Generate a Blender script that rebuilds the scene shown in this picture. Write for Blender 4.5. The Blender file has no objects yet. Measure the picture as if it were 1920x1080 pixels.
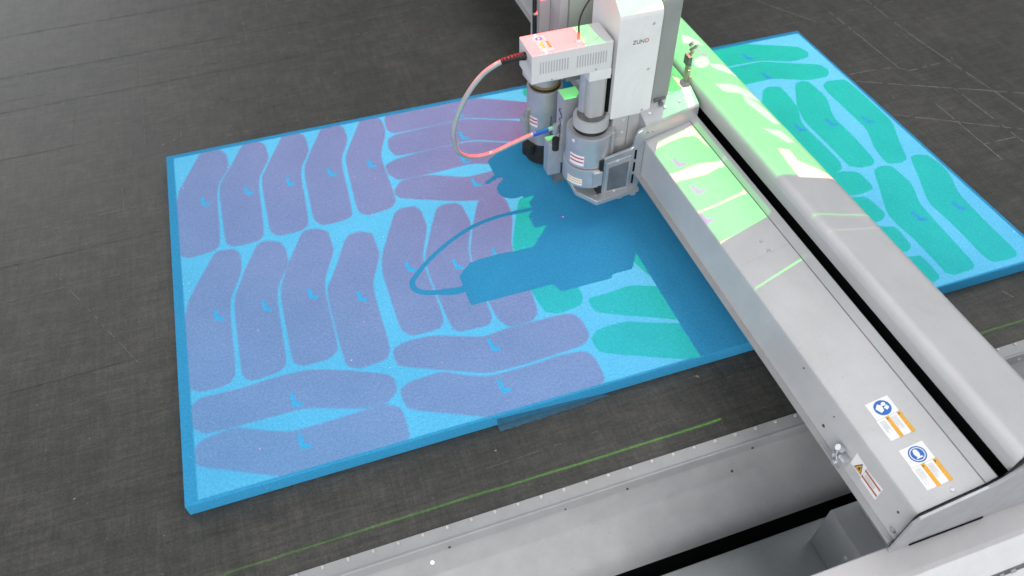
import bpy, bmesh, math, random
from mathutils import Vector, Matrix
from mathutils.geometry import delaunay_2d_cdt
random.seed(4)
S = bpy.context.scene
COL = S.collection

# ------------------------------------------------------------ camera
cam_d = bpy.data.cameras.new("camera"); cam = bpy.data.objects.new("camera", cam_d); COL.objects.link(cam)
_r = Vector((0.9470943, -0.3208456, -0.0083971)); _u = Vector((0.2460167, 0.7089097, 0.6610014)); _f = Vector((0.2061265, 0.6280964, -0.7503377))
M = Matrix((( _r.x, _u.x, -_f.x, 0.285944), (_r.y, _u.y, -_f.y, -1.416786), (_r.z, _u.z, -_f.z, 1.027473), (0, 0, 0, 1)))
cam.matrix_world = M
cam_d.sensor_width = 36.0; cam_d.lens = 36.0 * 1431.34 / 1920.0
cam_d.clip_start = 0.02; cam_d.clip_end = 60
cam_d.dof.use_dof = True; cam_d.dof.focus_distance = 1.17; cam_d.dof.aperture_fstop = 5.6
S.camera = cam
S.render.resolution_x = 1024; S.render.resolution_y = 576

# ------------------------------------------------------------ room light
W = bpy.data.worlds.new("World"); S.world = W; W.use_nodes = True
bg = W.node_tree.nodes["Background"]; bg.inputs[0].default_value = (0.86, 0.95, 1.0, 1); bg.inputs[1].default_value = 0.32
def area(name, loc, target, size, energy, color=(1, 1, 1), sy=None):
    d = bpy.data.lights.new(name, 'AREA'); d.energy = energy; d.color = color; d.size = size
    if sy: d.shape = 'RECTANGLE'; d.size_y = sy
    o = bpy.data.objects.new(name, d); COL.objects.link(o); o.location = loc
    o.rotation_euler = (Vector(target) - Vector(loc)).to_track_quat('-Z', 'Y').to_euler()
    return o
area("front_light", (-0.55, -3.0, 1.55), (0.7, -0.5, 0.1), 2.2, 80, (1.0, 0.985, 0.97))
area("ceiling_light", (2.3, -0.2, 3.0), (0.8, -0.4, 0), 2.4, 52, (1.0, 0.985, 0.98))
area("mat_sheen_light", (-2.2, 4.6, 1.9), (0.0, 0.6, 0), 3.2, 120, (0.98, 0.99, 1.0))  # unseen area light added for a sheen on the far mat
S.view_settings.view_transform = 'Standard'; S.view_settings.look = 'None'
S.view_settings.exposure = 0.07; S.view_settings.gamma = 1.0; S.view_settings.use_curve_mapping = False
S.render.engine = 'CYCLES'
S.cycles.transparent_max_bounces = 12; S.cycles.max_bounces = 7; S.cycles.diffuse_bounces = 4
S.cycles.blur_glossy = 0.6

# the overhead projector: lamp point and its picture slide (see the end of the script)
PJ = Vector((1.4, 0.3, 2.0)); SLIDE_Z = 1.85; FOAM_Z = 0.0261
PROJ_ENERGY = 3500.0

# ------------------------------------------------------------ materials
def new_mat(name):
    m = bpy.data.materials.new(name); m.use_nodes = True
    return m, m.node_tree.nodes, m.node_tree.links, m.node_tree.nodes["Principled BSDF"]
def noise_tex(N, L, scale, detail=4, rough=.6, mapping=None, dist=0.0):
    t = N.new('ShaderNodeTexNoise'); t.inputs['Scale'].default_value = scale; t.inputs['Detail'].default_value = detail
    t.inputs['Roughness'].default_value = rough; t.inputs['Distortion'].default_value = dist
    co = N.new('ShaderNodeTexCoord'); mp = N.new('ShaderNodeMapping')
    if mapping: mp.inputs['Scale'].default_value = mapping[0]; mp.inputs['Rotation'].default_value = mapping[1]
    L.new(co.outputs['Object'], mp.inputs[0]); L.new(mp.outputs[0], t.inputs['Vector'])
    return t
def ramp(N, L, src, stops):
    r = N.new('ShaderNodeValToRGB'); e = r.color_ramp.elements
    e[0].position, e[0].color = stops[0][0], (*stops[0][1], 1); e[1].position, e[1].color = stops[-1][0], (*stops[-1][1], 1)
    for p, c in stops[1:-1]:
        x = e.new(p); x.color = (*c, 1)
    L.new(src, r.inputs[0]); return r
def mixc(N, L, fac, a, b, mode='MIX'):
    m = N.new('ShaderNodeMix'); m.data_type = 'RGBA'; m.blend_type = mode
    for sock, v in ((m.inputs[0], fac), (m.inputs[6], a), (m.inputs[7], b)):
        if isinstance(v, (int, float)): sock.default_value = v
        elif isinstance(v, tuple): sock.default_value = (*v, 1)
        else: L.new(v, sock)
    return m.outputs[2]
def bump(N, L, B, h, strength=.3, dist=.001):
    b = N.new('ShaderNodeBump'); b.inputs['Strength'].default_value = strength; b.inputs['Distance'].default_value = dist
    L.new(h, b.inputs['Height']); L.new(b.outputs[0], B.inputs['Normal'])
def simple(name, col, rough=.5, metal=0.0, var=.06, scale=30, bmp=.0, spec=.5):
    m, N, L, B = new_mat(name)
    B.inputs['Roughness'].default_value = rough; B.inputs['Metallic'].default_value = metal
    B.inputs['Specular IOR Level'].default_value = spec
    t = noise_tex(N, L, scale, 5)
    lo = tuple(c * (1 - var) for c in col); hi = tuple(min(1, c * (1 + var)) for c in col)
    r = ramp(N, L, t.outputs[0], [(.3, lo), (.7, hi)])
    tm = noise_tex(N, L, 5, 6, .75, None, 1.2)
    sm = ramp(N, L, tm.outputs[0], [(.35, (.93, .93, .92)), (.55, (1, 1, 1))])
    dv = noise_tex(N, L, 420, 2, .5); ds = ramp(N, L, dv.outputs[0], [(.27, (.72, .71, .69)), (.31, (1, 1, 1))])
    cc = mixc(N, L, 1.0, r.outputs[0], sm.outputs[0], 'MULTIPLY'); cc = mixc(N, L, 1.0, cc, ds.outputs[0], 'MULTIPLY')
    L.new(cc, B.inputs['Base Color'])
    rr = N.new('ShaderNodeMapRange'); rr.inputs['From Min'].default_value = .3; rr.inputs['From Max'].default_value = .7
    rr.inputs['To Min'].default_value = max(.05, rough - .08); rr.inputs['To Max'].default_value = rough + .1
    L.new(tm.outputs[0], rr.inputs['Value']); L.new(rr.outputs[0], B.inputs['Roughness'])
    if bmp:
        t2 = noise_tex(N, L, 900, 2); bump(N, L, B, t2.outputs[0], bmp, .0004)
    return m

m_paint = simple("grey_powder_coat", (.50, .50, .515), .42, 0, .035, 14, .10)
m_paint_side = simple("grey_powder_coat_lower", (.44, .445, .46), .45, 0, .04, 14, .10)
m_white = simple("white_powder_coat", (.74, .74, .76), .4, 0, .02, 12, .06)
m_panel = simple("mid_grey_panel", (.27, .285, .29), .5, 0, .05, 12, .08)
m_unit = simple('warm_white_coat', (.665, .66, .67), .42, 0, .02, 12, .06)
m_rivet = simple('dull_rivet', (.55, .54, .54), .4, .2, .08, 90)
m_tower = simple('grey_panel_green_bounce', (.42, .47, .43), .5, 0, .04, 12, .05)  # green bounce light is put into the grey panel's colour
m_alu = simple("machined_aluminium", (.55, .57, .60), .36, .75, .08, 60)
m_alu_soft = simple("anodised_aluminium", (.50, .51, .54), .36, .5, .08, 40, .08)
m_steel = simple("bright_steel", (.82, .81, .80), .28, .35, .1, 90)
m_darkmetal = simple("dark_metal", (.16, .17, .18), .5, .3, .2, 60)
m_black = simple("black_rubber", (.012, .013, .013), .6, 0, .3, 60)
m_void = simple("black_gap", (.006, .007, .008), .9, 0, .2, 20, 0, .1)
m_rail = simple("rail_aluminium", (.34, .34, .35), .48, .1, .06, 25, .05)
m_lower = simple("lower_frame_grey", (.46, .48, .49), .5, .1, .08, 10, .06)
m_house = simple("housing_dimmer_top", (.50, .485, .50), .45, 0, .02, 8, .05)  # housing top, toned darker than the front for how light falls
m_house_w = simple("housing_lit_front", (.70, .70, .72), .4, 0, .02, 8, .03)  # same housing, coloured whiter where it faces the light
m_hose = simple("pale_hose", (.33, .39, .40), .5, 0, .08, 60)
m_brass = simple("brass_fitting", (.52, .49, .42), .35, .7, .2, 90)
m_copper = simple("copper_plug", (.65, .33, .2), .35, .6, .2, 90)
m_red = simple("red_print", (.55, .03, .05), .5, 0, .1)
m_amber = simple("amber_print", (.75, .38, .03), .5, 0, .12, 400)
m_olive = simple('olive_ring', (.22, .16, .03), .5, 0, .1)
m_orangered = simple("orange_red_print", (.5, .10, .04), .5, 0, .15, 400)
m_blue = simple("blue_print", (.015, .13, .48), .45, 0, .05)
m_sticker = simple("white_sticker", (.83, .83, .85), .35, 0, .02)
m_greyprint = simple("grey_print", (.42, .42, .45), .5, 0, .1)
m_ink = simple("dark_print", (.05, .05, .06), .5, 0, .1)
m_window = simple("grey_window_plate", (.17, .18, .19), .22, .3, .25, 25)
m_bluehose = simple("blue_sleeve", (.03, .08, .5), .5, 0, .1)
m_redseal = simple("orange_seal", (.75, .12, .03), .5, 0, .1)

# foam: open cell blue foam with a fine grain and a few bright sparkles
m_foam, N, L, B = new_mat("blue_foam")
B.inputs['Roughness'].default_value = .95; B.inputs['Specular IOR Level'].default_value = .1
t = noise_tex(N, L, 260, 3, .7); t1 = noise_tex(N, L, 7, 3)
c = ramp(N, L, t.outputs[0], [(.26, (.030, .262, .490)), (.5, (.040, .300, .560)), (.74, (.056, .350, .635))])
c1 = ramp(N, L, t1.outputs[0], [(.3, (.86, .90, .92)), (.7, (1.0, 1.0, 1.0))])
c2 = mixc(N, L, 1.0, c.outputs[0], c1.outputs[0], 'MULTIPLY')
vo = N.new('ShaderNodeTexVoronoi'); vo.inputs['Scale'].default_value = 42
co = N.new('ShaderNodeTexCoord'); L.new(co.outputs['Object'], vo.inputs['Vector'])
sp = ramp(N, L, vo.outputs['Distance'], [(.025, (1, 1, 1)), (.05, (0, 0, 0))])
wn = N.new('ShaderNodeTexNoise'); wn.inputs['Scale'].default_value = 9; L.new(co.outputs['Object'], wn.inputs['Vector'])
wr = ramp(N, L, wn.outputs[0], [(.50, (0, 0, 0)), (.60, (.7, .7, .7))])
spk = mixc(N, L, 1.0, sp.outputs[0], wr.outputs[0], 'MULTIPLY')
c3 = mixc(N, L, spk, c2, (.45, .6, .7)); L.new(c3, B.inputs['Base Color'])
bump(N, L, B, t.outputs[0], .3, .0006)

# conveyor felt: woven dark grey, streaks along both axes, lint and wear
m_mat, N, L, B = new_mat("dark_felt_mat")
B.inputs['Roughness'].default_value = .58; B.inputs['Specular IOR Level'].default_value = .5
ta = noise_tex(N, L, 11, 7, .78, ((1, 14, 1), (0, 0, math.radians(2))), .6)
tb = noise_tex(N, L, 14, 7, .78, ((9, .8, 1), (0, 0, math.radians(-4))), .6)
tc = noise_tex(N, L, 2.1, 6, .7, None, .8); tg = noise_tex(N, L, 240, 4, .85); td = noise_tex(N, L, 26, 6, .75)
base = ramp(N, L, tc.outputs[0], [(.25, (.026, .029, .026)), (.75, (.060, .057, .053))])
ra = ramp(N, L, ta.outputs[0], [(.30, (.66, .67, .66)), (.5, (1.0, 1.0, 1.0)), (.74, (1.6, 1.55, 1.5))])
rb = ramp(N, L, tb.outputs[0], [(.32, (.74, .75, .74)), (.5, (1.0, 1.0, 1.0)), (.74, (1.42, 1.38, 1.35))])
rd = ramp(N, L, td.outputs[0], [(.3, (.72, .74, .72)), (.7, (1.3, 1.26, 1.24))])
rg = ramp(N, L, tg.outputs[0], [(.25, (.50, .51, .49)), (.75, (1.65, 1.6, 1.6))])
x = mixc(N, L, 1.0, base.outputs[0], ra.outputs[0], 'MULTIPLY'); x = mixc(N, L, 1.0, x, rb.outputs[0], 'MULTIPLY')
x = mixc(N, L, 1.0, x, rg.outputs[0], 'MULTIPLY'); x = mixc(N, L, 1.0, x, rd.outputs[0], 'MULTIPLY')
L.new(x, B.inputs['Base Color']); bump(N, L, B, tg.outputs[0], .6, .001)
m_lint = simple("pale_lint", (.26, .25, .24), .9, 0, .3, 300)
m_score = simple("scored_line", (.21, .195, .18), .9, 0, .45, 160)
m_crease = simple('dark_crease', (.025, .026, .025), .9, 0, .3, 200)
m_film = simple("thin_blue_film", (.025, .12, .21), .4, 0, .2, 120)
m_film.node_tree.nodes["Principled BSDF"].inputs['Alpha'].default_value = .6

# ------------------------------------------------------------ builders
def tag(o, label=None, cat=None, group=None, kind=None):
    if label: o['label'] = label
    if cat: o['category'] = cat
    if group: o['group'] = group
    if kind: o['kind'] = kind
    return o
def thing(name, loc, label, cat, group=None):
    o = bpy.data.objects.new(name, None); COL.objects.link(o); o.location = loc; o.empty_display_size = .05
    return tag(o, label, cat, group)
def wloc(o):
    v = Vector((0, 0, 0))
    while o is not None: v += Vector(o.location); o = o.parent
    return v
def put(name, bm, mats, parent=None, smooth=False, ang=35):
    """link a bmesh given in world metres as one mesh object under parent"""
    me = bpy.data.meshes.new(name)
    org = wloc(parent) if parent else Vector((0, 0, 0))
    bmesh.ops.translate(bm, verts=bm.verts, vec=-org)
    bmesh.ops.recalc_face_normals(bm, faces=bm.faces)
    bm.to_mesh(me); bm.free()
    for m in (mats if isinstance(mats, (list, tuple)) else [mats]): me.materials.append(m)
    if smooth:
        for p in me.polygons: p.use_smooth = True
        me.set_sharp_from_angle(angle=math.radians(ang))
    o = bpy.data.objects.new(name, me); COL.objects.link(o); o.parent = parent
    if smooth:
        wn_ = o.modifiers.new("weighted", 'WEIGHTED_NORMAL'); wn_.keep_sharp = True; wn_.weight = 100
    return o
def bevel(bm, w, seg=2, edges=None):
    if w > 0: bmesh.ops.bevel(bm, geom=edges or list(bm.edges), offset=w, segments=seg, profile=.6, affect='EDGES', clamp_overlap=True)
def merge(bm, b2, mat=0):
    me = bpy.data.meshes.new("tmp"); b2.to_mesh(me); b2.free(); n = len(bm.faces); bm.from_mesh(me); bpy.data.meshes.remove(me)
    bm.faces.ensure_lookup_table()
    for f in bm.faces[n:]: f.material_index = mat
def box(x0, x1, y0, y1, z0, z1, w=.0015, seg=2):
    bm = bmesh.new(); bmesh.ops.create_cube(bm, size=1)
    bmesh.ops.scale(bm, verts=bm.verts, vec=(x1 - x0, y1 - y0, z1 - z0))
    bmesh.ops.translate(bm, verts=bm.verts, vec=((x0 + x1) / 2, (y0 + y1) / 2, (z0 + z1) / 2))
    bevel(bm, w, seg); return bm
def prism(pts, a0, a1, axis='Y', w=0.0, seg=2):
    """pts: closed outline; axis Y: (x,z) outline, X: (y,z), Z: (x,y)"""
    bm = bmesh.new()
    def P(p, a): return {'Y': (p[0], a, p[1]), 'X': (a, p[0], p[1]), 'Z': (p[0], p[1], a)}[axis]
    v = [bm.verts.new(P(p, a0)) for p in pts]; f = bm.faces.new(v)
    r = bmesh.ops.extrude_face_region(bm, geom=[f])
    d = {'Y': (0, a1 - a0, 0), 'X': (a1 - a0, 0, 0), 'Z': (0, 0, a1 - a0)}[axis]
    bmesh.ops.translate(bm, verts=[g for g in r['geom'] if isinstance(g, bmesh.types.BMVert)], vec=d)
    bevel(bm, w, seg); return bm
def sheet(pts, a0, a1, axis='X'):
    """open profile extruded to a strip of faces"""
    bm = bmesh.new()
    def P(p, a): return {'Y': (p[0], a, p[1]), 'X': (a, p[0], p[1])}[axis]
    A = [bm.verts.new(P(p, a0)) for p in pts]; Bv = [bm.verts.new(P(p, a1)) for p in pts]
    for i in range(len(pts) - 1): bm.faces.new((A[i], A[i + 1], Bv[i + 1], Bv[i]))
    return bm
def cyl(c, r, z0, z1, n=40, w=.001, r2=None, flat=None):
    bm = bmesh.new()
    bmesh.ops.create_cone(bm, cap_ends=True, segments=n, radius1=r, radius2=r if r2 is None else r2, depth=z1 - z0)
    bmesh.ops.translate(bm, verts=bm.verts, vec=(c[0], c[1], (z0 + z1) / 2))
    if w: bevel(bm, w, 2, [e for e in bm.edges if len(e.link_faces) == 2 and e.calc_face_angle(0) > .9])
    return bm
def disc(c, r, h, nrm=(0, 0, 1), n=16):
    bm = bmesh.new(); bmesh.ops.create_cone(bm, cap_ends=True, segments=n, radius1=r, radius2=r * .8, depth=h)
    q = Vector((0, 0, 1)).rotation_difference(Vector(nrm).normalized())
    bmesh.ops.rotate(bm, verts=bm.verts, cent=(0, 0, 0), matrix=q.to_matrix())
    bmesh.ops.translate(bm, verts=bm.verts, vec=Vector(c) + Vector(nrm).normalized() * h / 2)
    return bm
def smooth_path(P, k=8):
    P = [Vector(p) for p in P]; out = []
    for i in range(len(P) - 1):
        a, b, c, d = P[max(i - 1, 0)], P[i], P[i + 1], P[min(i + 2, len(P) - 1)]
        for j in range(k):
            t = j / k
            out.append(.5 * ((2 * b) + (c - a) * t + (2 * a - 5 * b + 4 * c - d) * t * t + (3 * b - a - 3 * c + d) * t ** 3))
    out.append(P[-1]); return out
def tube(P, r, n=14, k=8, rf=None):
    P = smooth_path(P, k) if k else [Vector(p) for p in P]; bm = bmesh.new(); rings = []
    up = Vector((.13, .2, 1)).normalized()
    for i, p in enumerate(P):
        t = (P[min(i + 1, len(P) - 1)] - P[max(i - 1, 0)]).normalized()
        a = t.cross(up).normalized(); up = a.cross(t).normalized()
        rr = r if rf is None else rf(i / (len(P) - 1))
        rings.append([bm.verts.new(p + rr * (math.cos(6.28318 * j / n) * a + math.sin(6.28318 * j / n) * up)) for j in range(n)])
    for i in range(len(rings) - 1):
        for j in range(n): bm.faces.new((rings[i][j], rings[i][(j + 1) % n], rings[i + 1][(j + 1) % n], rings[i + 1][j]))
    bm.faces.new(rings[0]); bm.faces.new(rings[-1]); return bm
def quad_on(bm, o, u, v, pts, lift, mat=0):
    n = u.cross(v).normalized()
    f = bm.faces.new([bm.verts.new(o + u * a + v * b + n * lift) for a, b in pts]); f.material_index = mat
def text_bm(s, size, origin, xdir, ydir, extrude=.0002, shear=0):
    cu = bpy.data.curves.new("t", 'FONT'); cu.body = s; cu.size = size; cu.extrude = extrude; cu.align_x = 'LEFT'; cu.shear = shear
    ob = bpy.data.objects.new("t", cu); COL.objects.link(ob)
    dg = bpy.context.evaluated_depsgraph_get(); me = bpy.data.meshes.new_from_object(ob.evaluated_get(dg))
    bm = bmesh.new(); bm.from_mesh(me); bpy.data.objects.remove(ob); bpy.data.curves.remove(cu); bpy.data.meshes.remove(me)
    xd, yd = Vector(xdir).normalized(), Vector(ydir).normalized(); zd = xd.cross(yd)
    R = Matrix((xd, yd, zd)).transposed().to_4x4(); R.translation = Vector(origin)
    bmesh.ops.transform(bm, matrix=R, verts=bm.verts); return bm
def copy_tree(o, loc, label=None):
    c = o.copy(); COL.objects.link(c); c.location = loc
    if label: c['label'] = label
    for ch in o.children:
        d = ch.copy(); COL.objects.link(d); d.parent = c
    return c

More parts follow.
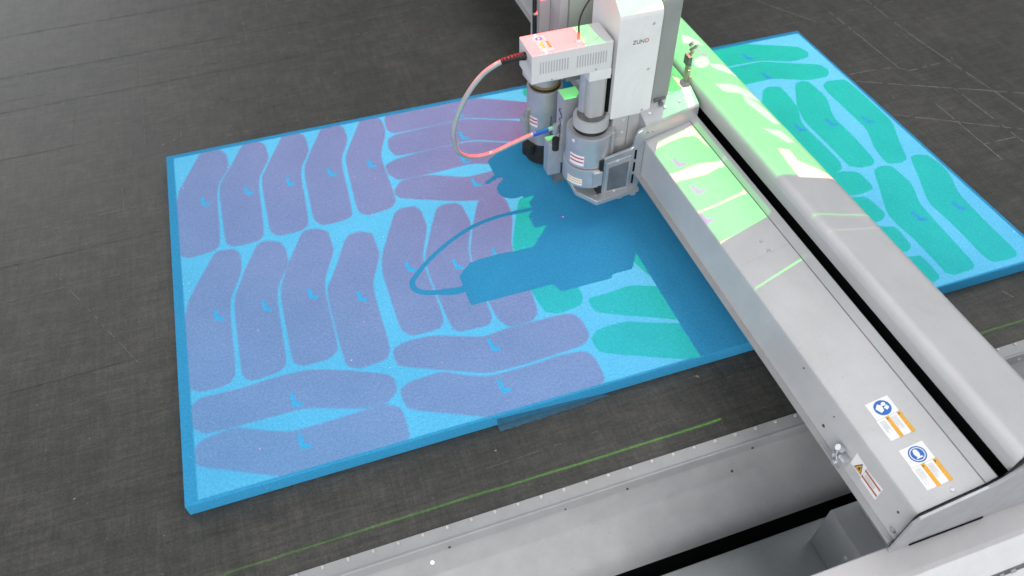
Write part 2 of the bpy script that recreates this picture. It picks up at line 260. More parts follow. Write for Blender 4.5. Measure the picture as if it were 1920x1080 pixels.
# outlines of the projected cutting patterns, in metres on the foam's top face
PINK = [[(0.0262,-0.1059),(0.0554,-0.0388),(0.0624,-0.0232),(0.0694,-0.0099),(0.0719,-0.007),(0.0783,-0.0056),(0.0802,-0.0054),(0.0833,-0.0053),(0.0859,-0.0055),(0.0956,-0.0064),(0.0983,-0.0071),(0.102,-0.0096),(0.1046,-0.0124),(0.1142,-0.0242),(0.1165,-0.028),(0.1187,-0.0352),(0.1193,-0.0415),(0.1207,-0.0667),(0.1204,-0.0736),(0.1177,-0.0838),(0.1143,-0.0912),(0.0991,-0.1186),(0.0955,-0.1283),(0.092,-0.1509),(0.0907,-0.1725),(0.0877,-0.2613),(0.0867,-0.2821),(0.0847,-0.3006),(0.0829,-0.3053),(0.0757,-0.3112),(0.0731,-0.3127),(0.0674,-0.3143),(0.062,-0.3151),(0.0398,-0.3176),(0.0343,-0.3179),(0.0283,-0.3171),(0.0254,-0.3156),(0.0166,-0.3089),(0.0146,-0.304),(0.0129,-0.2857),(0.0126,-0.2651),(0.0126,-0.1776),(0.0137,-0.1548),(0.0194,-0.1247)],[(0.1017,-0.1195),(0.116,-0.0918),(0.1198,-0.0841),(0.1255,-0.0726),(0.1295,-0.0642),(0.1443,-0.0324),(0.1479,-0.0249),(0.1517,-0.0176),(0.1534,-0.0151),(0.1582,-0.0094),(0.1597,-0.008),(0.1623,-0.0068),(0.1645,-0.0064),(0.1732,-0.0058),(0.1756,-0.006),(0.1795,-0.0078),(0.1824,-0.0101),(0.1935,-0.0202),(0.1961,-0.0235),(0.1986,-0.0306),(0.1995,-0.037),(0.2014,-0.0631),(0.2013,-0.0703),(0.1986,-0.0817),(0.1951,-0.0903),(0.1795,-0.1229),(0.1758,-0.1336),(0.1722,-0.1564),(0.171,-0.1772),(0.168,-0.2617),(0.1671,-0.2816),(0.1653,-0.2994),(0.1636,-0.3043),(0.1571,-0.3117),(0.1547,-0.3134),(0.149,-0.315),(0.1435,-0.3154),(0.1209,-0.3161),(0.1153,-0.3159),(0.1093,-0.3146),(0.1066,-0.3129),(0.0985,-0.3053),(0.0967,-0.3003),(0.0951,-0.2817),(0.0949,-0.261),(0.095,-0.1732),(0.0956,-0.1517),(0.0984,-0.1292)],[(0.1841,-0.1234),(0.1981,-0.0926),(0.202,-0.0842),(0.2078,-0.0717),(0.2119,-0.0627),(0.2276,-0.0292),(0.2314,-0.0212),(0.2354,-0.0138),(0.2372,-0.0115),(0.2421,-0.0069),(0.2436,-0.0059),(0.2463,-0.0048),(0.2486,-0.0045),(0.2575,-0.0038),(0.26,-0.004),(0.2638,-0.0059),(0.2667,-0.0082),(0.2777,-0.0184),(0.2803,-0.0219),(0.2826,-0.0295),(0.2832,-0.0365),(0.2839,-0.0652),(0.2835,-0.073),(0.2809,-0.0844),(0.2776,-0.0925),(0.2631,-0.1228),(0.2596,-0.133),(0.2562,-0.1553),(0.2549,-0.176),(0.2517,-0.2604),(0.2507,-0.2803),(0.2486,-0.2981),(0.2467,-0.303),(0.2391,-0.3102),(0.2365,-0.3119),(0.2305,-0.3135),(0.2248,-0.3139),(0.2016,-0.3146),(0.1959,-0.3144),(0.19,-0.3127),(0.1875,-0.3106),(0.1803,-0.3013),(0.1787,-0.296),(0.1773,-0.2781),(0.1771,-0.2586),(0.1775,-0.176),(0.1781,-0.1557),(0.1809,-0.1336)],[(0.2691,-0.1215),(0.2812,-0.0928),(0.2847,-0.0848),(0.2902,-0.0726),(0.2945,-0.0636),(0.3109,-0.0295),(0.3149,-0.0213),(0.3192,-0.0136),(0.3211,-0.0109),(0.3265,-0.0051),(0.3281,-0.0037),(0.3307,-0.0027),(0.3328,-0.0025),(0.341,-0.0028),(0.3434,-0.0032),(0.3471,-0.005),(0.35,-0.0071),(0.3612,-0.0162),(0.3638,-0.0193),(0.366,-0.0261),(0.3665,-0.0323),(0.367,-0.0579),(0.3666,-0.065),(0.364,-0.0763),(0.3607,-0.0849),(0.3467,-0.1175),(0.3434,-0.1283),(0.34,-0.1517),(0.3387,-0.1733),(0.3355,-0.2609),(0.3345,-0.2815),(0.3324,-0.2995),(0.3305,-0.3041),(0.3228,-0.3095),(0.3201,-0.3108),(0.314,-0.312),(0.3082,-0.3124),(0.2843,-0.3131),(0.2785,-0.3128),(0.2725,-0.3107),(0.2699,-0.308),(0.2626,-0.2965),(0.2609,-0.2907),(0.2599,-0.2728),(0.2602,-0.2535),(0.2624,-0.1725),(0.2634,-0.1526),(0.2662,-0.1312)],[(0.3544,-0.1173),(0.3656,-0.0922),(0.3689,-0.085),(0.3745,-0.0729),(0.3791,-0.0633),(0.3968,-0.0261),(0.4011,-0.0174),(0.4055,-0.0095),(0.4074,-0.0073),(0.4127,-0.0038),(0.4142,-0.0031),(0.417,-0.0025),(0.4193,-0.0025),(0.4284,-0.003),(0.4309,-0.0035),(0.4343,-0.0055),(0.4367,-0.0078),(0.4453,-0.0175),(0.4473,-0.0206),(0.449,-0.0273),(0.4493,-0.0334),(0.4492,-0.058),(0.4487,-0.0651),(0.4457,-0.0775),(0.4422,-0.0875),(0.427,-0.1265),(0.4235,-0.1383),(0.4207,-0.1604),(0.4204,-0.1791),(0.4215,-0.2536),(0.4215,-0.2713),(0.4203,-0.2877),(0.4187,-0.2929),(0.4116,-0.303),(0.409,-0.3054),(0.4027,-0.3081),(0.3966,-0.3093),(0.3715,-0.3129),(0.3654,-0.3134),(0.3588,-0.3123),(0.3558,-0.3102),(0.3469,-0.301),(0.3449,-0.2956),(0.3439,-0.2769),(0.3443,-0.2563),(0.3476,-0.1693),(0.3488,-0.1482),(0.3517,-0.1264)],[(0.0281,-0.4096),(0.0578,-0.3503),(0.0649,-0.3364),(0.0714,-0.3242),(0.0735,-0.3212),(0.0774,-0.3179),(0.0786,-0.3172),(0.0805,-0.3166),(0.0821,-0.3165),(0.0883,-0.3168),(0.0901,-0.317),(0.0932,-0.3175),(0.0957,-0.3181),(0.1054,-0.3205),(0.1078,-0.3214),(0.1106,-0.3237),(0.1121,-0.3259),(0.1168,-0.335),(0.1179,-0.3379),(0.1186,-0.3439),(0.1186,-0.3492),(0.1178,-0.3707),(0.117,-0.3771),(0.114,-0.3883),(0.1106,-0.3975),(0.096,-0.4336),(0.0925,-0.4451),(0.0894,-0.4678),(0.0885,-0.4879),(0.0869,-0.5685),(0.0864,-0.5876),(0.0852,-0.6048),(0.0841,-0.6098),(0.0796,-0.6181),(0.0782,-0.6201),(0.0755,-0.6222),(0.0732,-0.623),(0.064,-0.6253),(0.0612,-0.6259),(0.0561,-0.6261),(0.0519,-0.626),(0.0351,-0.625),(0.0308,-0.6244),(0.026,-0.6228),(0.0235,-0.621),(0.0156,-0.6134),(0.0138,-0.6083),(0.0125,-0.5894),(0.0124,-0.5683),(0.0137,-0.4788),(0.0151,-0.4557),(0.0211,-0.4268)],[(0.1019,-0.4341),(0.1146,-0.4007),(0.118,-0.3918),(0.1233,-0.3795),(0.127,-0.3713),(0.1412,-0.3415),(0.1447,-0.3344),(0.1483,-0.3277),(0.1498,-0.3256),(0.154,-0.3214),(0.1553,-0.3204),(0.1573,-0.3195),(0.159,-0.3192),(0.1654,-0.3185),(0.1673,-0.3186),(0.1709,-0.3197),(0.1739,-0.321),(0.1858,-0.3271),(0.1887,-0.3289),(0.1918,-0.332),(0.1931,-0.3345),(0.1969,-0.3443),(0.1978,-0.3474),(0.1987,-0.3531),(0.199,-0.3581),(0.1998,-0.3778),(0.1994,-0.3836),(0.1964,-0.394),(0.1926,-0.4026),(0.1763,-0.4364),(0.1724,-0.4475),(0.169,-0.4704),(0.1681,-0.4912),(0.167,-0.5753),(0.1664,-0.5951),(0.1649,-0.6126),(0.1632,-0.6173),(0.1564,-0.6235),(0.1539,-0.625),(0.1483,-0.6267),(0.143,-0.6274),(0.121,-0.6297),(0.1157,-0.63),(0.1102,-0.6297),(0.108,-0.6288),(0.102,-0.6246),(0.1005,-0.6234),(0.0988,-0.6212),(0.098,-0.6193),(0.0954,-0.6121),(0.0949,-0.6073),(0.0946,-0.5899),(0.0947,-0.5704),(0.0956,-0.4879),(0.0963,-0.4675),(0.0989,-0.445)],[(0.1807,-0.4355),(0.1937,-0.4022),(0.1974,-0.3932),(0.2032,-0.38),(0.2076,-0.3707),(0.2244,-0.336),(0.2285,-0.3279),(0.2328,-0.3206),(0.2348,-0.3186),(0.2404,-0.3156),(0.2421,-0.315),(0.2451,-0.3148),(0.2477,-0.315),(0.2579,-0.3166),(0.2606,-0.3172),(0.2643,-0.3189),(0.2669,-0.3206),(0.2761,-0.3278),(0.2783,-0.33),(0.2802,-0.3342),(0.2807,-0.3379),(0.2814,-0.3527),(0.2816,-0.3566),(0.2818,-0.3621),(0.2818,-0.3657),(0.2821,-0.379),(0.2815,-0.3836),(0.2783,-0.3938),(0.2745,-0.4034),(0.2578,-0.4425),(0.254,-0.4545),(0.2508,-0.4774),(0.2502,-0.4971),(0.2504,-0.5758),(0.2502,-0.5943),(0.2486,-0.6111),(0.2466,-0.6158),(0.2383,-0.6232),(0.2355,-0.625),(0.2296,-0.6266),(0.224,-0.6271),(0.2016,-0.628),(0.1961,-0.628),(0.1903,-0.6272),(0.1879,-0.626),(0.1809,-0.6207),(0.1792,-0.6192),(0.1775,-0.6166),(0.1769,-0.6146),(0.1752,-0.6067),(0.1748,-0.6019),(0.1745,-0.5851),(0.1744,-0.5664),(0.1746,-0.4876),(0.1751,-0.468),(0.1776,-0.4462)],[(0.2574,-0.4675),(0.2692,-0.4455),(0.2725,-0.439),(0.2779,-0.4276),(0.2821,-0.4182),(0.2983,-0.3813),(0.3022,-0.3726),(0.3065,-0.3643),(0.3084,-0.3615),(0.314,-0.3558),(0.3157,-0.3544),(0.3189,-0.3531),(0.3216,-0.3526),(0.3322,-0.3514),(0.3351,-0.3514),(0.3392,-0.3525),(0.3421,-0.3539),(0.3525,-0.3605),(0.355,-0.3627),(0.3572,-0.3674),(0.3578,-0.3717),(0.3587,-0.3893),(0.3589,-0.3939),(0.3591,-0.3999),(0.3592,-0.4036),(0.3596,-0.4168),(0.3591,-0.4212),(0.3563,-0.4308),(0.3528,-0.4396),(0.3376,-0.4753),(0.3341,-0.4865),(0.3312,-0.5084),(0.3306,-0.5276),(0.3307,-0.6043),(0.3305,-0.6226),(0.3294,-0.6394),(0.3281,-0.6446),(0.3224,-0.6544),(0.3202,-0.6568),(0.3147,-0.6591),(0.3091,-0.66),(0.2861,-0.6621),(0.2803,-0.6623),(0.2739,-0.6615),(0.2707,-0.6601),(0.2607,-0.6538),(0.2583,-0.6515),(0.2561,-0.6459),(0.2554,-0.6404),(0.2539,-0.6179),(0.2535,-0.6101),(0.2531,-0.5927),(0.2529,-0.5762),(0.2522,-0.509),(0.2525,-0.4925),(0.2547,-0.4752)],[(0.0174,-0.6443),(0.0251,-0.6382),(0.0281,-0.6369),(0.0361,-0.636),(0.0442,-0.6361),(0.0779,-0.6375),(0.0868,-0.6377),(0.0988,-0.6376),(0.1066,-0.6371),(0.1349,-0.6351),(0.1424,-0.6347),(0.1532,-0.6346),(0.1606,-0.6349),(0.1878,-0.6365),(0.1952,-0.6372),(0.206,-0.6397),(0.2135,-0.6422),(0.2417,-0.6531),(0.2494,-0.6562),(0.2608,-0.6611),(0.269,-0.6648),(0.2996,-0.6793),(0.3069,-0.6829),(0.3139,-0.687),(0.3162,-0.6891),(0.3214,-0.6958),(0.3226,-0.6979),(0.3235,-0.7018),(0.3235,-0.7052),(0.3226,-0.7187),(0.322,-0.7221),(0.3197,-0.7264),(0.3172,-0.7288),(0.3065,-0.7372),(0.3034,-0.7392),(0.298,-0.7407),(0.2936,-0.7408),(0.2764,-0.7402),(0.2707,-0.7394),(0.2588,-0.7361),(0.2479,-0.7322),(0.2038,-0.7157),(0.1915,-0.7118),(0.172,-0.7085),(0.1572,-0.7077),(0.1011,-0.7071),(0.0871,-0.707),(0.0717,-0.7066),(0.0642,-0.7064),(0.0409,-0.7053),(0.0352,-0.7047),(0.029,-0.7027),(0.0261,-0.7005),(0.0176,-0.6913),(0.0156,-0.6883),(0.014,-0.6825),(0.0137,-0.6774),(0.0138,-0.6567),(0.0142,-0.6516),(0.0157,-0.6464)],[(0.0173,-0.722),(0.0257,-0.715),(0.0286,-0.7133),(0.0348,-0.7115),(0.0406,-0.7106),(0.064,-0.7081),(0.0703,-0.7079),(0.0791,-0.7094),(0.0849,-0.7118),(0.1064,-0.7223),(0.1121,-0.7251),(0.1201,-0.7287),(0.1254,-0.7309),(0.145,-0.7389),(0.1505,-0.7408),(0.1591,-0.7424),(0.1657,-0.7428),(0.1906,-0.7431),(0.1977,-0.7432),(0.2092,-0.743),(0.2181,-0.7428),(0.2523,-0.7416),(0.2609,-0.7414),(0.2709,-0.7411),(0.2762,-0.7411),(0.2935,-0.7411),(0.2979,-0.7414),(0.3033,-0.7429),(0.3063,-0.7446),(0.3166,-0.7521),(0.319,-0.7544),(0.3212,-0.7587),(0.3217,-0.7624),(0.3226,-0.7769),(0.3228,-0.7808),(0.3229,-0.7862),(0.3229,-0.7898),(0.3227,-0.803),(0.3223,-0.8063),(0.3206,-0.8102),(0.3186,-0.8123),(0.3098,-0.8191),(0.3059,-0.8206),(0.295,-0.8219),(0.2837,-0.8222),(0.2364,-0.8221),(0.224,-0.8219),(0.2072,-0.8215),(0.1965,-0.821),(0.1579,-0.8187),(0.1475,-0.8175),(0.1328,-0.8135),(0.1227,-0.8091),(0.0854,-0.7905),(0.0758,-0.7857),(0.0637,-0.7797),(0.0563,-0.7762),(0.0309,-0.7639),(0.0249,-0.7608),(0.0192,-0.7569),(0.0175,-0.7547),(0.014,-0.747),(0.0132,-0.7448),(0.0127,-0.7415),(0.0127,-0.739),(0.0132,-0.7296),(0.0136,-0.7271),(0.0154,-0.7239)],[(0.4582,-0.0182),(0.4644,-0.0111),(0.4673,-0.0093),(0.4759,-0.0074),(0.485,-0.0064),(0.5232,-0.0036),(0.5333,-0.0028),(0.5474,-0.0017),(0.5568,-0.0008),(0.5911,0.0024),(0.5998,0.0029),(0.6106,0.0026),(0.6168,0.0017),(0.638,-0.003),(0.644,-0.0046),(0.6536,-0.0083),(0.6609,-0.0117),(0.689,-0.0258),(0.6967,-0.0297),(0.7083,-0.0357),(0.7168,-0.0401),(0.7486,-0.0569),(0.7568,-0.0613),(0.7675,-0.0669),(0.7741,-0.0704),(0.7974,-0.0828),(0.8033,-0.0863),(0.8103,-0.0922),(0.8141,-0.0969),(0.8268,-0.115),(0.8294,-0.1196),(0.8297,-0.1255),(0.8276,-0.129),(0.8164,-0.1411),(0.8129,-0.1435),(0.8058,-0.1441),(0.7994,-0.1425),(0.774,-0.1335),(0.767,-0.1311),(0.7564,-0.1277),(0.7488,-0.1253),(0.7201,-0.1165),(0.7118,-0.1138),(0.6981,-0.1087),(0.6873,-0.1044),(0.6455,-0.087),(0.6342,-0.0831),(0.6182,-0.08),(0.6071,-0.0796),(0.5664,-0.081),(0.5553,-0.0813),(0.5388,-0.0815),(0.527,-0.0816),(0.4829,-0.0814),(0.4725,-0.081),(0.4628,-0.0788),(0.4598,-0.0763),(0.4539,-0.0653),(0.4527,-0.062),(0.452,-0.056),(0.4522,-0.0509),(0.4544,-0.0308),(0.4551,-0.0259),(0.4567,-0.0206)],[(0.4504,-0.0943),(0.4601,-0.0876),(0.4641,-0.0861),(0.4746,-0.0846),(0.4852,-0.0841),(0.5296,-0.0831),(0.5414,-0.0828),(0.5576,-0.0825),(0.5683,-0.0823),(0.6073,-0.0816),(0.6179,-0.0821),(0.6336,-0.0855),(0.6447,-0.0896),(0.6863,-0.1074),(0.6969,-0.1119),(0.7097,-0.1177),(0.717,-0.1212),(0.7413,-0.1331),(0.7479,-0.1369),(0.7576,-0.1442),(0.7644,-0.1506),(0.7897,-0.1763),(0.7952,-0.1828),(0.7985,-0.1906),(0.7974,-0.1949),(0.7887,-0.2095),(0.7856,-0.2126),(0.7782,-0.2144),(0.7711,-0.2138),(0.7421,-0.2085),(0.7343,-0.2069),(0.7235,-0.2037),(0.7161,-0.2009),(0.6892,-0.1897),(0.6818,-0.1866),(0.6703,-0.1816),(0.6618,-0.1778),(0.6298,-0.1634),(0.6204,-0.16),(0.6041,-0.1575),(0.5909,-0.1573),(0.5394,-0.1589),(0.5262,-0.1592),(0.5096,-0.1593),(0.4999,-0.1591),(0.4663,-0.1581),(0.4583,-0.1573),(0.4509,-0.1542),(0.4485,-0.1507),(0.4439,-0.1359),(0.4429,-0.1318),(0.4424,-0.1258),(0.4427,-0.1214),(0.4449,-0.105),(0.4458,-0.1009),(0.4481,-0.0964)],[(0.4296,-0.1742),(0.4448,-0.1679),(0.4496,-0.1663),(0.4589,-0.1645),(0.4672,-0.1636),(0.5002,-0.1608),(0.5098,-0.1602),(0.5261,-0.1597),(0.5392,-0.1597),(0.5901,-0.16),(0.6032,-0.1606),(0.6193,-0.1634),(0.6287,-0.1667),(0.6608,-0.1809),(0.6691,-0.1846),(0.6798,-0.1894),(0.6862,-0.1924),(0.7087,-0.2027),(0.7146,-0.2059),(0.722,-0.2118),(0.7265,-0.2168),(0.7422,-0.2369),(0.7453,-0.2421),(0.7459,-0.2488),(0.7435,-0.2529),(0.7306,-0.2673),(0.7268,-0.2706),(0.7199,-0.2733),(0.7143,-0.2736),(0.6922,-0.2728),(0.6864,-0.2724),(0.6791,-0.271),(0.6747,-0.2694),(0.6591,-0.2628),(0.6544,-0.2607),(0.6456,-0.2565),(0.6382,-0.2528),(0.6089,-0.2379),(0.6004,-0.2345),(0.5855,-0.232),(0.5734,-0.2319),(0.5263,-0.2337),(0.5148,-0.2341),(0.5026,-0.2343),(0.4972,-0.2342),(0.4817,-0.2333),(0.4774,-0.2331),(0.4708,-0.2329),(0.4659,-0.233),(0.4473,-0.2332),(0.4427,-0.2328),(0.4375,-0.2303),(0.4349,-0.2272),(0.4265,-0.2142),(0.4245,-0.2106),(0.4229,-0.2049),(0.4226,-0.2007),(0.4226,-0.1847),(0.4231,-0.1807),(0.4261,-0.1763)],[(0.4274,-0.254),(0.4366,-0.2418),(0.4393,-0.2389),(0.4445,-0.2362),(0.4489,-0.2354),(0.4664,-0.2336),(0.471,-0.2333),(0.4773,-0.2335),(0.4815,-0.2339),(0.4966,-0.2363),(0.5015,-0.2375),(0.5111,-0.2412),(0.5196,-0.2451),(0.5539,-0.2616),(0.5634,-0.2653),(0.5782,-0.2682),(0.5891,-0.2684),(0.6306,-0.2666),(0.6412,-0.2661),(0.6542,-0.2657),(0.6617,-0.2655),(0.6871,-0.2652),(0.6932,-0.2659),(0.699,-0.2697),(0.7011,-0.2743),(0.7058,-0.2944),(0.7065,-0.2997),(0.7053,-0.3072),(0.7029,-0.3122),(0.6918,-0.3306),(0.6883,-0.335),(0.6809,-0.3391),(0.6742,-0.3403),(0.6474,-0.3429),(0.6405,-0.3435),(0.632,-0.3439),(0.627,-0.344),(0.61,-0.3438),(0.6055,-0.3437),(0.5992,-0.3436),(0.595,-0.3435),(0.5796,-0.343),(0.5751,-0.3426),(0.5674,-0.341),(0.5611,-0.3393),(0.5367,-0.3318),(0.5291,-0.3293),(0.5147,-0.3236),(0.5021,-0.3183),(0.4522,-0.2966),(0.4405,-0.2913),(0.4302,-0.2856),(0.4276,-0.2831),(0.4245,-0.2756),(0.4237,-0.2736),(0.4232,-0.2709),(0.4231,-0.2691),(0.4231,-0.2627),(0.4235,-0.2607),(0.4253,-0.2571)],[(0.3669,-0.4162),(0.3954,-0.353),(0.4022,-0.3381),(0.4092,-0.3249),(0.4119,-0.3215),(0.4191,-0.3168),(0.4213,-0.3157),(0.4253,-0.3149),(0.4287,-0.3149),(0.4423,-0.3154),(0.4456,-0.3159),(0.4493,-0.3176),(0.4511,-0.3195),(0.4566,-0.3276),(0.4579,-0.3305),(0.459,-0.3372),(0.4592,-0.3436),(0.4593,-0.3699),(0.4587,-0.3775),(0.4556,-0.3906),(0.452,-0.4011),(0.4362,-0.4421),(0.4326,-0.4545),(0.4297,-0.4774),(0.4293,-0.4968),(0.4302,-0.5737),(0.4301,-0.5919),(0.429,-0.6085),(0.4275,-0.6134),(0.421,-0.6221),(0.4184,-0.6241),(0.4121,-0.6257),(0.4058,-0.626),(0.3799,-0.6255),(0.3736,-0.6249),(0.3672,-0.6227),(0.3647,-0.6202),(0.3578,-0.6093),(0.3562,-0.6037),(0.3548,-0.5856),(0.3544,-0.5661),(0.3539,-0.4837),(0.3549,-0.4622),(0.3603,-0.4339)],[(0.4414,-0.4426),(0.4567,-0.4062),(0.4608,-0.3968),(0.4661,-0.3847),(0.4696,-0.3773),(0.4819,-0.3514),(0.485,-0.3452),(0.489,-0.3393),(0.4913,-0.3373),(0.4994,-0.3328),(0.5018,-0.3318),(0.506,-0.3313),(0.5095,-0.3315),(0.5229,-0.333),(0.5262,-0.3337),(0.5298,-0.3355),(0.5314,-0.3374),(0.536,-0.3453),(0.5372,-0.3481),(0.5383,-0.3547),(0.5388,-0.361),(0.5401,-0.3869),(0.5399,-0.3941),(0.5377,-0.4052),(0.5348,-0.4135),(0.5221,-0.4448),(0.519,-0.453),(0.5159,-0.4639),(0.5146,-0.4708),(0.5112,-0.4953),(0.5104,-0.5034),(0.5097,-0.5206),(0.5095,-0.5364),(0.5091,-0.6006),(0.5088,-0.6158),(0.5077,-0.6297),(0.5064,-0.6339),(0.5009,-0.6415),(0.4986,-0.6432),(0.4922,-0.6445),(0.4856,-0.6446),(0.4582,-0.6436),(0.4516,-0.6431),(0.4454,-0.6412),(0.4432,-0.6392),(0.4385,-0.6305),(0.4373,-0.6261),(0.4359,-0.612),(0.4351,-0.5969),(0.4327,-0.5331),(0.4322,-0.5174),(0.432,-0.5006),(0.4322,-0.4929),(0.4336,-0.4701),(0.4345,-0.4634),(0.4378,-0.4519)],[(0.5484,-0.3898),(0.562,-0.3608),(0.5655,-0.3538),(0.5701,-0.3463),(0.5729,-0.3431),(0.5828,-0.3338),(0.5857,-0.3317),(0.5906,-0.3301),(0.5946,-0.33),(0.6099,-0.3311),(0.6136,-0.3318),(0.6172,-0.3343),(0.6185,-0.3371),(0.6218,-0.3489),(0.6225,-0.3526),(0.623,-0.3597),(0.623,-0.3659),(0.6224,-0.3906),(0.6217,-0.398),(0.6185,-0.4112),(0.6147,-0.4222),(0.5987,-0.4654),(0.595,-0.4771),(0.592,-0.4936),(0.5916,-0.5049),(0.5923,-0.5467),(0.5923,-0.558),(0.5917,-0.5744),(0.5909,-0.5858),(0.5872,-0.628),(0.586,-0.6381),(0.5836,-0.6475),(0.5815,-0.6507),(0.5729,-0.6573),(0.5701,-0.6588),(0.5644,-0.66),(0.5592,-0.6603),(0.5384,-0.6601),(0.5333,-0.6597),(0.528,-0.6577),(0.5257,-0.6554),(0.5193,-0.6453),(0.5177,-0.6421),(0.5161,-0.6361),(0.5154,-0.6309),(0.5134,-0.6101),(0.513,-0.6029),(0.5127,-0.5867),(0.5127,-0.5714),(0.513,-0.5089),(0.5136,-0.4929),(0.5166,-0.473),(0.5201,-0.4614),(0.5351,-0.4217),(0.5391,-0.4114),(0.5446,-0.398)],[(0.339,-0.6394),(0.3482,-0.6351),(0.3513,-0.6341),(0.358,-0.6334),(0.3644,-0.6333),(0.3901,-0.6338),(0.3976,-0.6346),(0.4105,-0.6379),(0.4209,-0.6417),(0.4614,-0.658),(0.4716,-0.6617),(0.4834,-0.6645),(0.4896,-0.6645),(0.5096,-0.6622),(0.5154,-0.6617),(0.5247,-0.6613),(0.532,-0.6613),(0.5601,-0.6616),(0.5676,-0.6617),(0.5784,-0.6619),(0.5857,-0.6621),(0.6129,-0.6627),(0.6195,-0.663),(0.6265,-0.6639),(0.6295,-0.6648),(0.6381,-0.6686),(0.6402,-0.6698),(0.6426,-0.6723),(0.6438,-0.6746),(0.6476,-0.6839),(0.6485,-0.6867),(0.6492,-0.6918),(0.6493,-0.6961),(0.6491,-0.7131),(0.6488,-0.7174),(0.647,-0.7222),(0.645,-0.7246),(0.6364,-0.7322),(0.6332,-0.734),(0.6258,-0.7358),(0.6186,-0.7364),(0.5889,-0.738),(0.581,-0.7385),(0.5696,-0.7389),(0.5618,-0.7392),(0.5331,-0.7401),(0.5253,-0.7403),(0.5144,-0.7403),(0.5069,-0.7401),(0.4793,-0.7391),(0.4714,-0.7382),(0.4586,-0.7346),(0.4486,-0.7305),(0.4101,-0.713),(0.4,-0.7084),(0.3868,-0.7023),(0.3785,-0.6984),(0.3489,-0.6846),(0.342,-0.681),(0.3358,-0.6762),(0.3342,-0.6732),(0.3322,-0.6623),(0.3317,-0.6595),(0.3317,-0.6558),(0.3321,-0.6535),(0.3339,-0.6453),(0.3347,-0.6432),(0.3369,-0.6408)],[(0.3319,-0.7192),(0.342,-0.7144),(0.3454,-0.7132),(0.3527,-0.7121),(0.3594,-0.7117),(0.3868,-0.7106),(0.3938,-0.7107),(0.4022,-0.7124),(0.4068,-0.7146),(0.4224,-0.7242),(0.4267,-0.7267),(0.4333,-0.7301),(0.4381,-0.7322),(0.4564,-0.74),(0.4619,-0.7418),(0.4715,-0.7435),(0.4794,-0.7439),(0.5105,-0.7448),(0.519,-0.7449),(0.5319,-0.7447),(0.5412,-0.7444),(0.5762,-0.7427),(0.585,-0.7424),(0.5954,-0.7425),(0.601,-0.743),(0.6195,-0.7452),(0.6239,-0.746),(0.6286,-0.7479),(0.6305,-0.7497),(0.6359,-0.7572),(0.6372,-0.7594),(0.6384,-0.7631),(0.6389,-0.7662),(0.6399,-0.7781),(0.64,-0.7814),(0.64,-0.7864),(0.6398,-0.79),(0.6387,-0.8037),(0.6381,-0.8071),(0.6359,-0.811),(0.6336,-0.813),(0.6239,-0.8193),(0.6199,-0.8208),(0.609,-0.822),(0.5979,-0.8223),(0.5518,-0.8225),(0.5397,-0.8226),(0.5237,-0.8227),(0.5136,-0.8229),(0.4776,-0.8235),(0.4682,-0.8232),(0.4559,-0.8208),(0.4483,-0.818),(0.4214,-0.8054),(0.4136,-0.8018),(0.4004,-0.7956),(0.3899,-0.7907),(0.3491,-0.7714),(0.3396,-0.7664),(0.3312,-0.7601),(0.3291,-0.7562),(0.3269,-0.7428),(0.3264,-0.7394),(0.3261,-0.7353),(0.3262,-0.733),(0.3269,-0.7251),(0.3275,-0.7231),(0.3296,-0.7206)]]
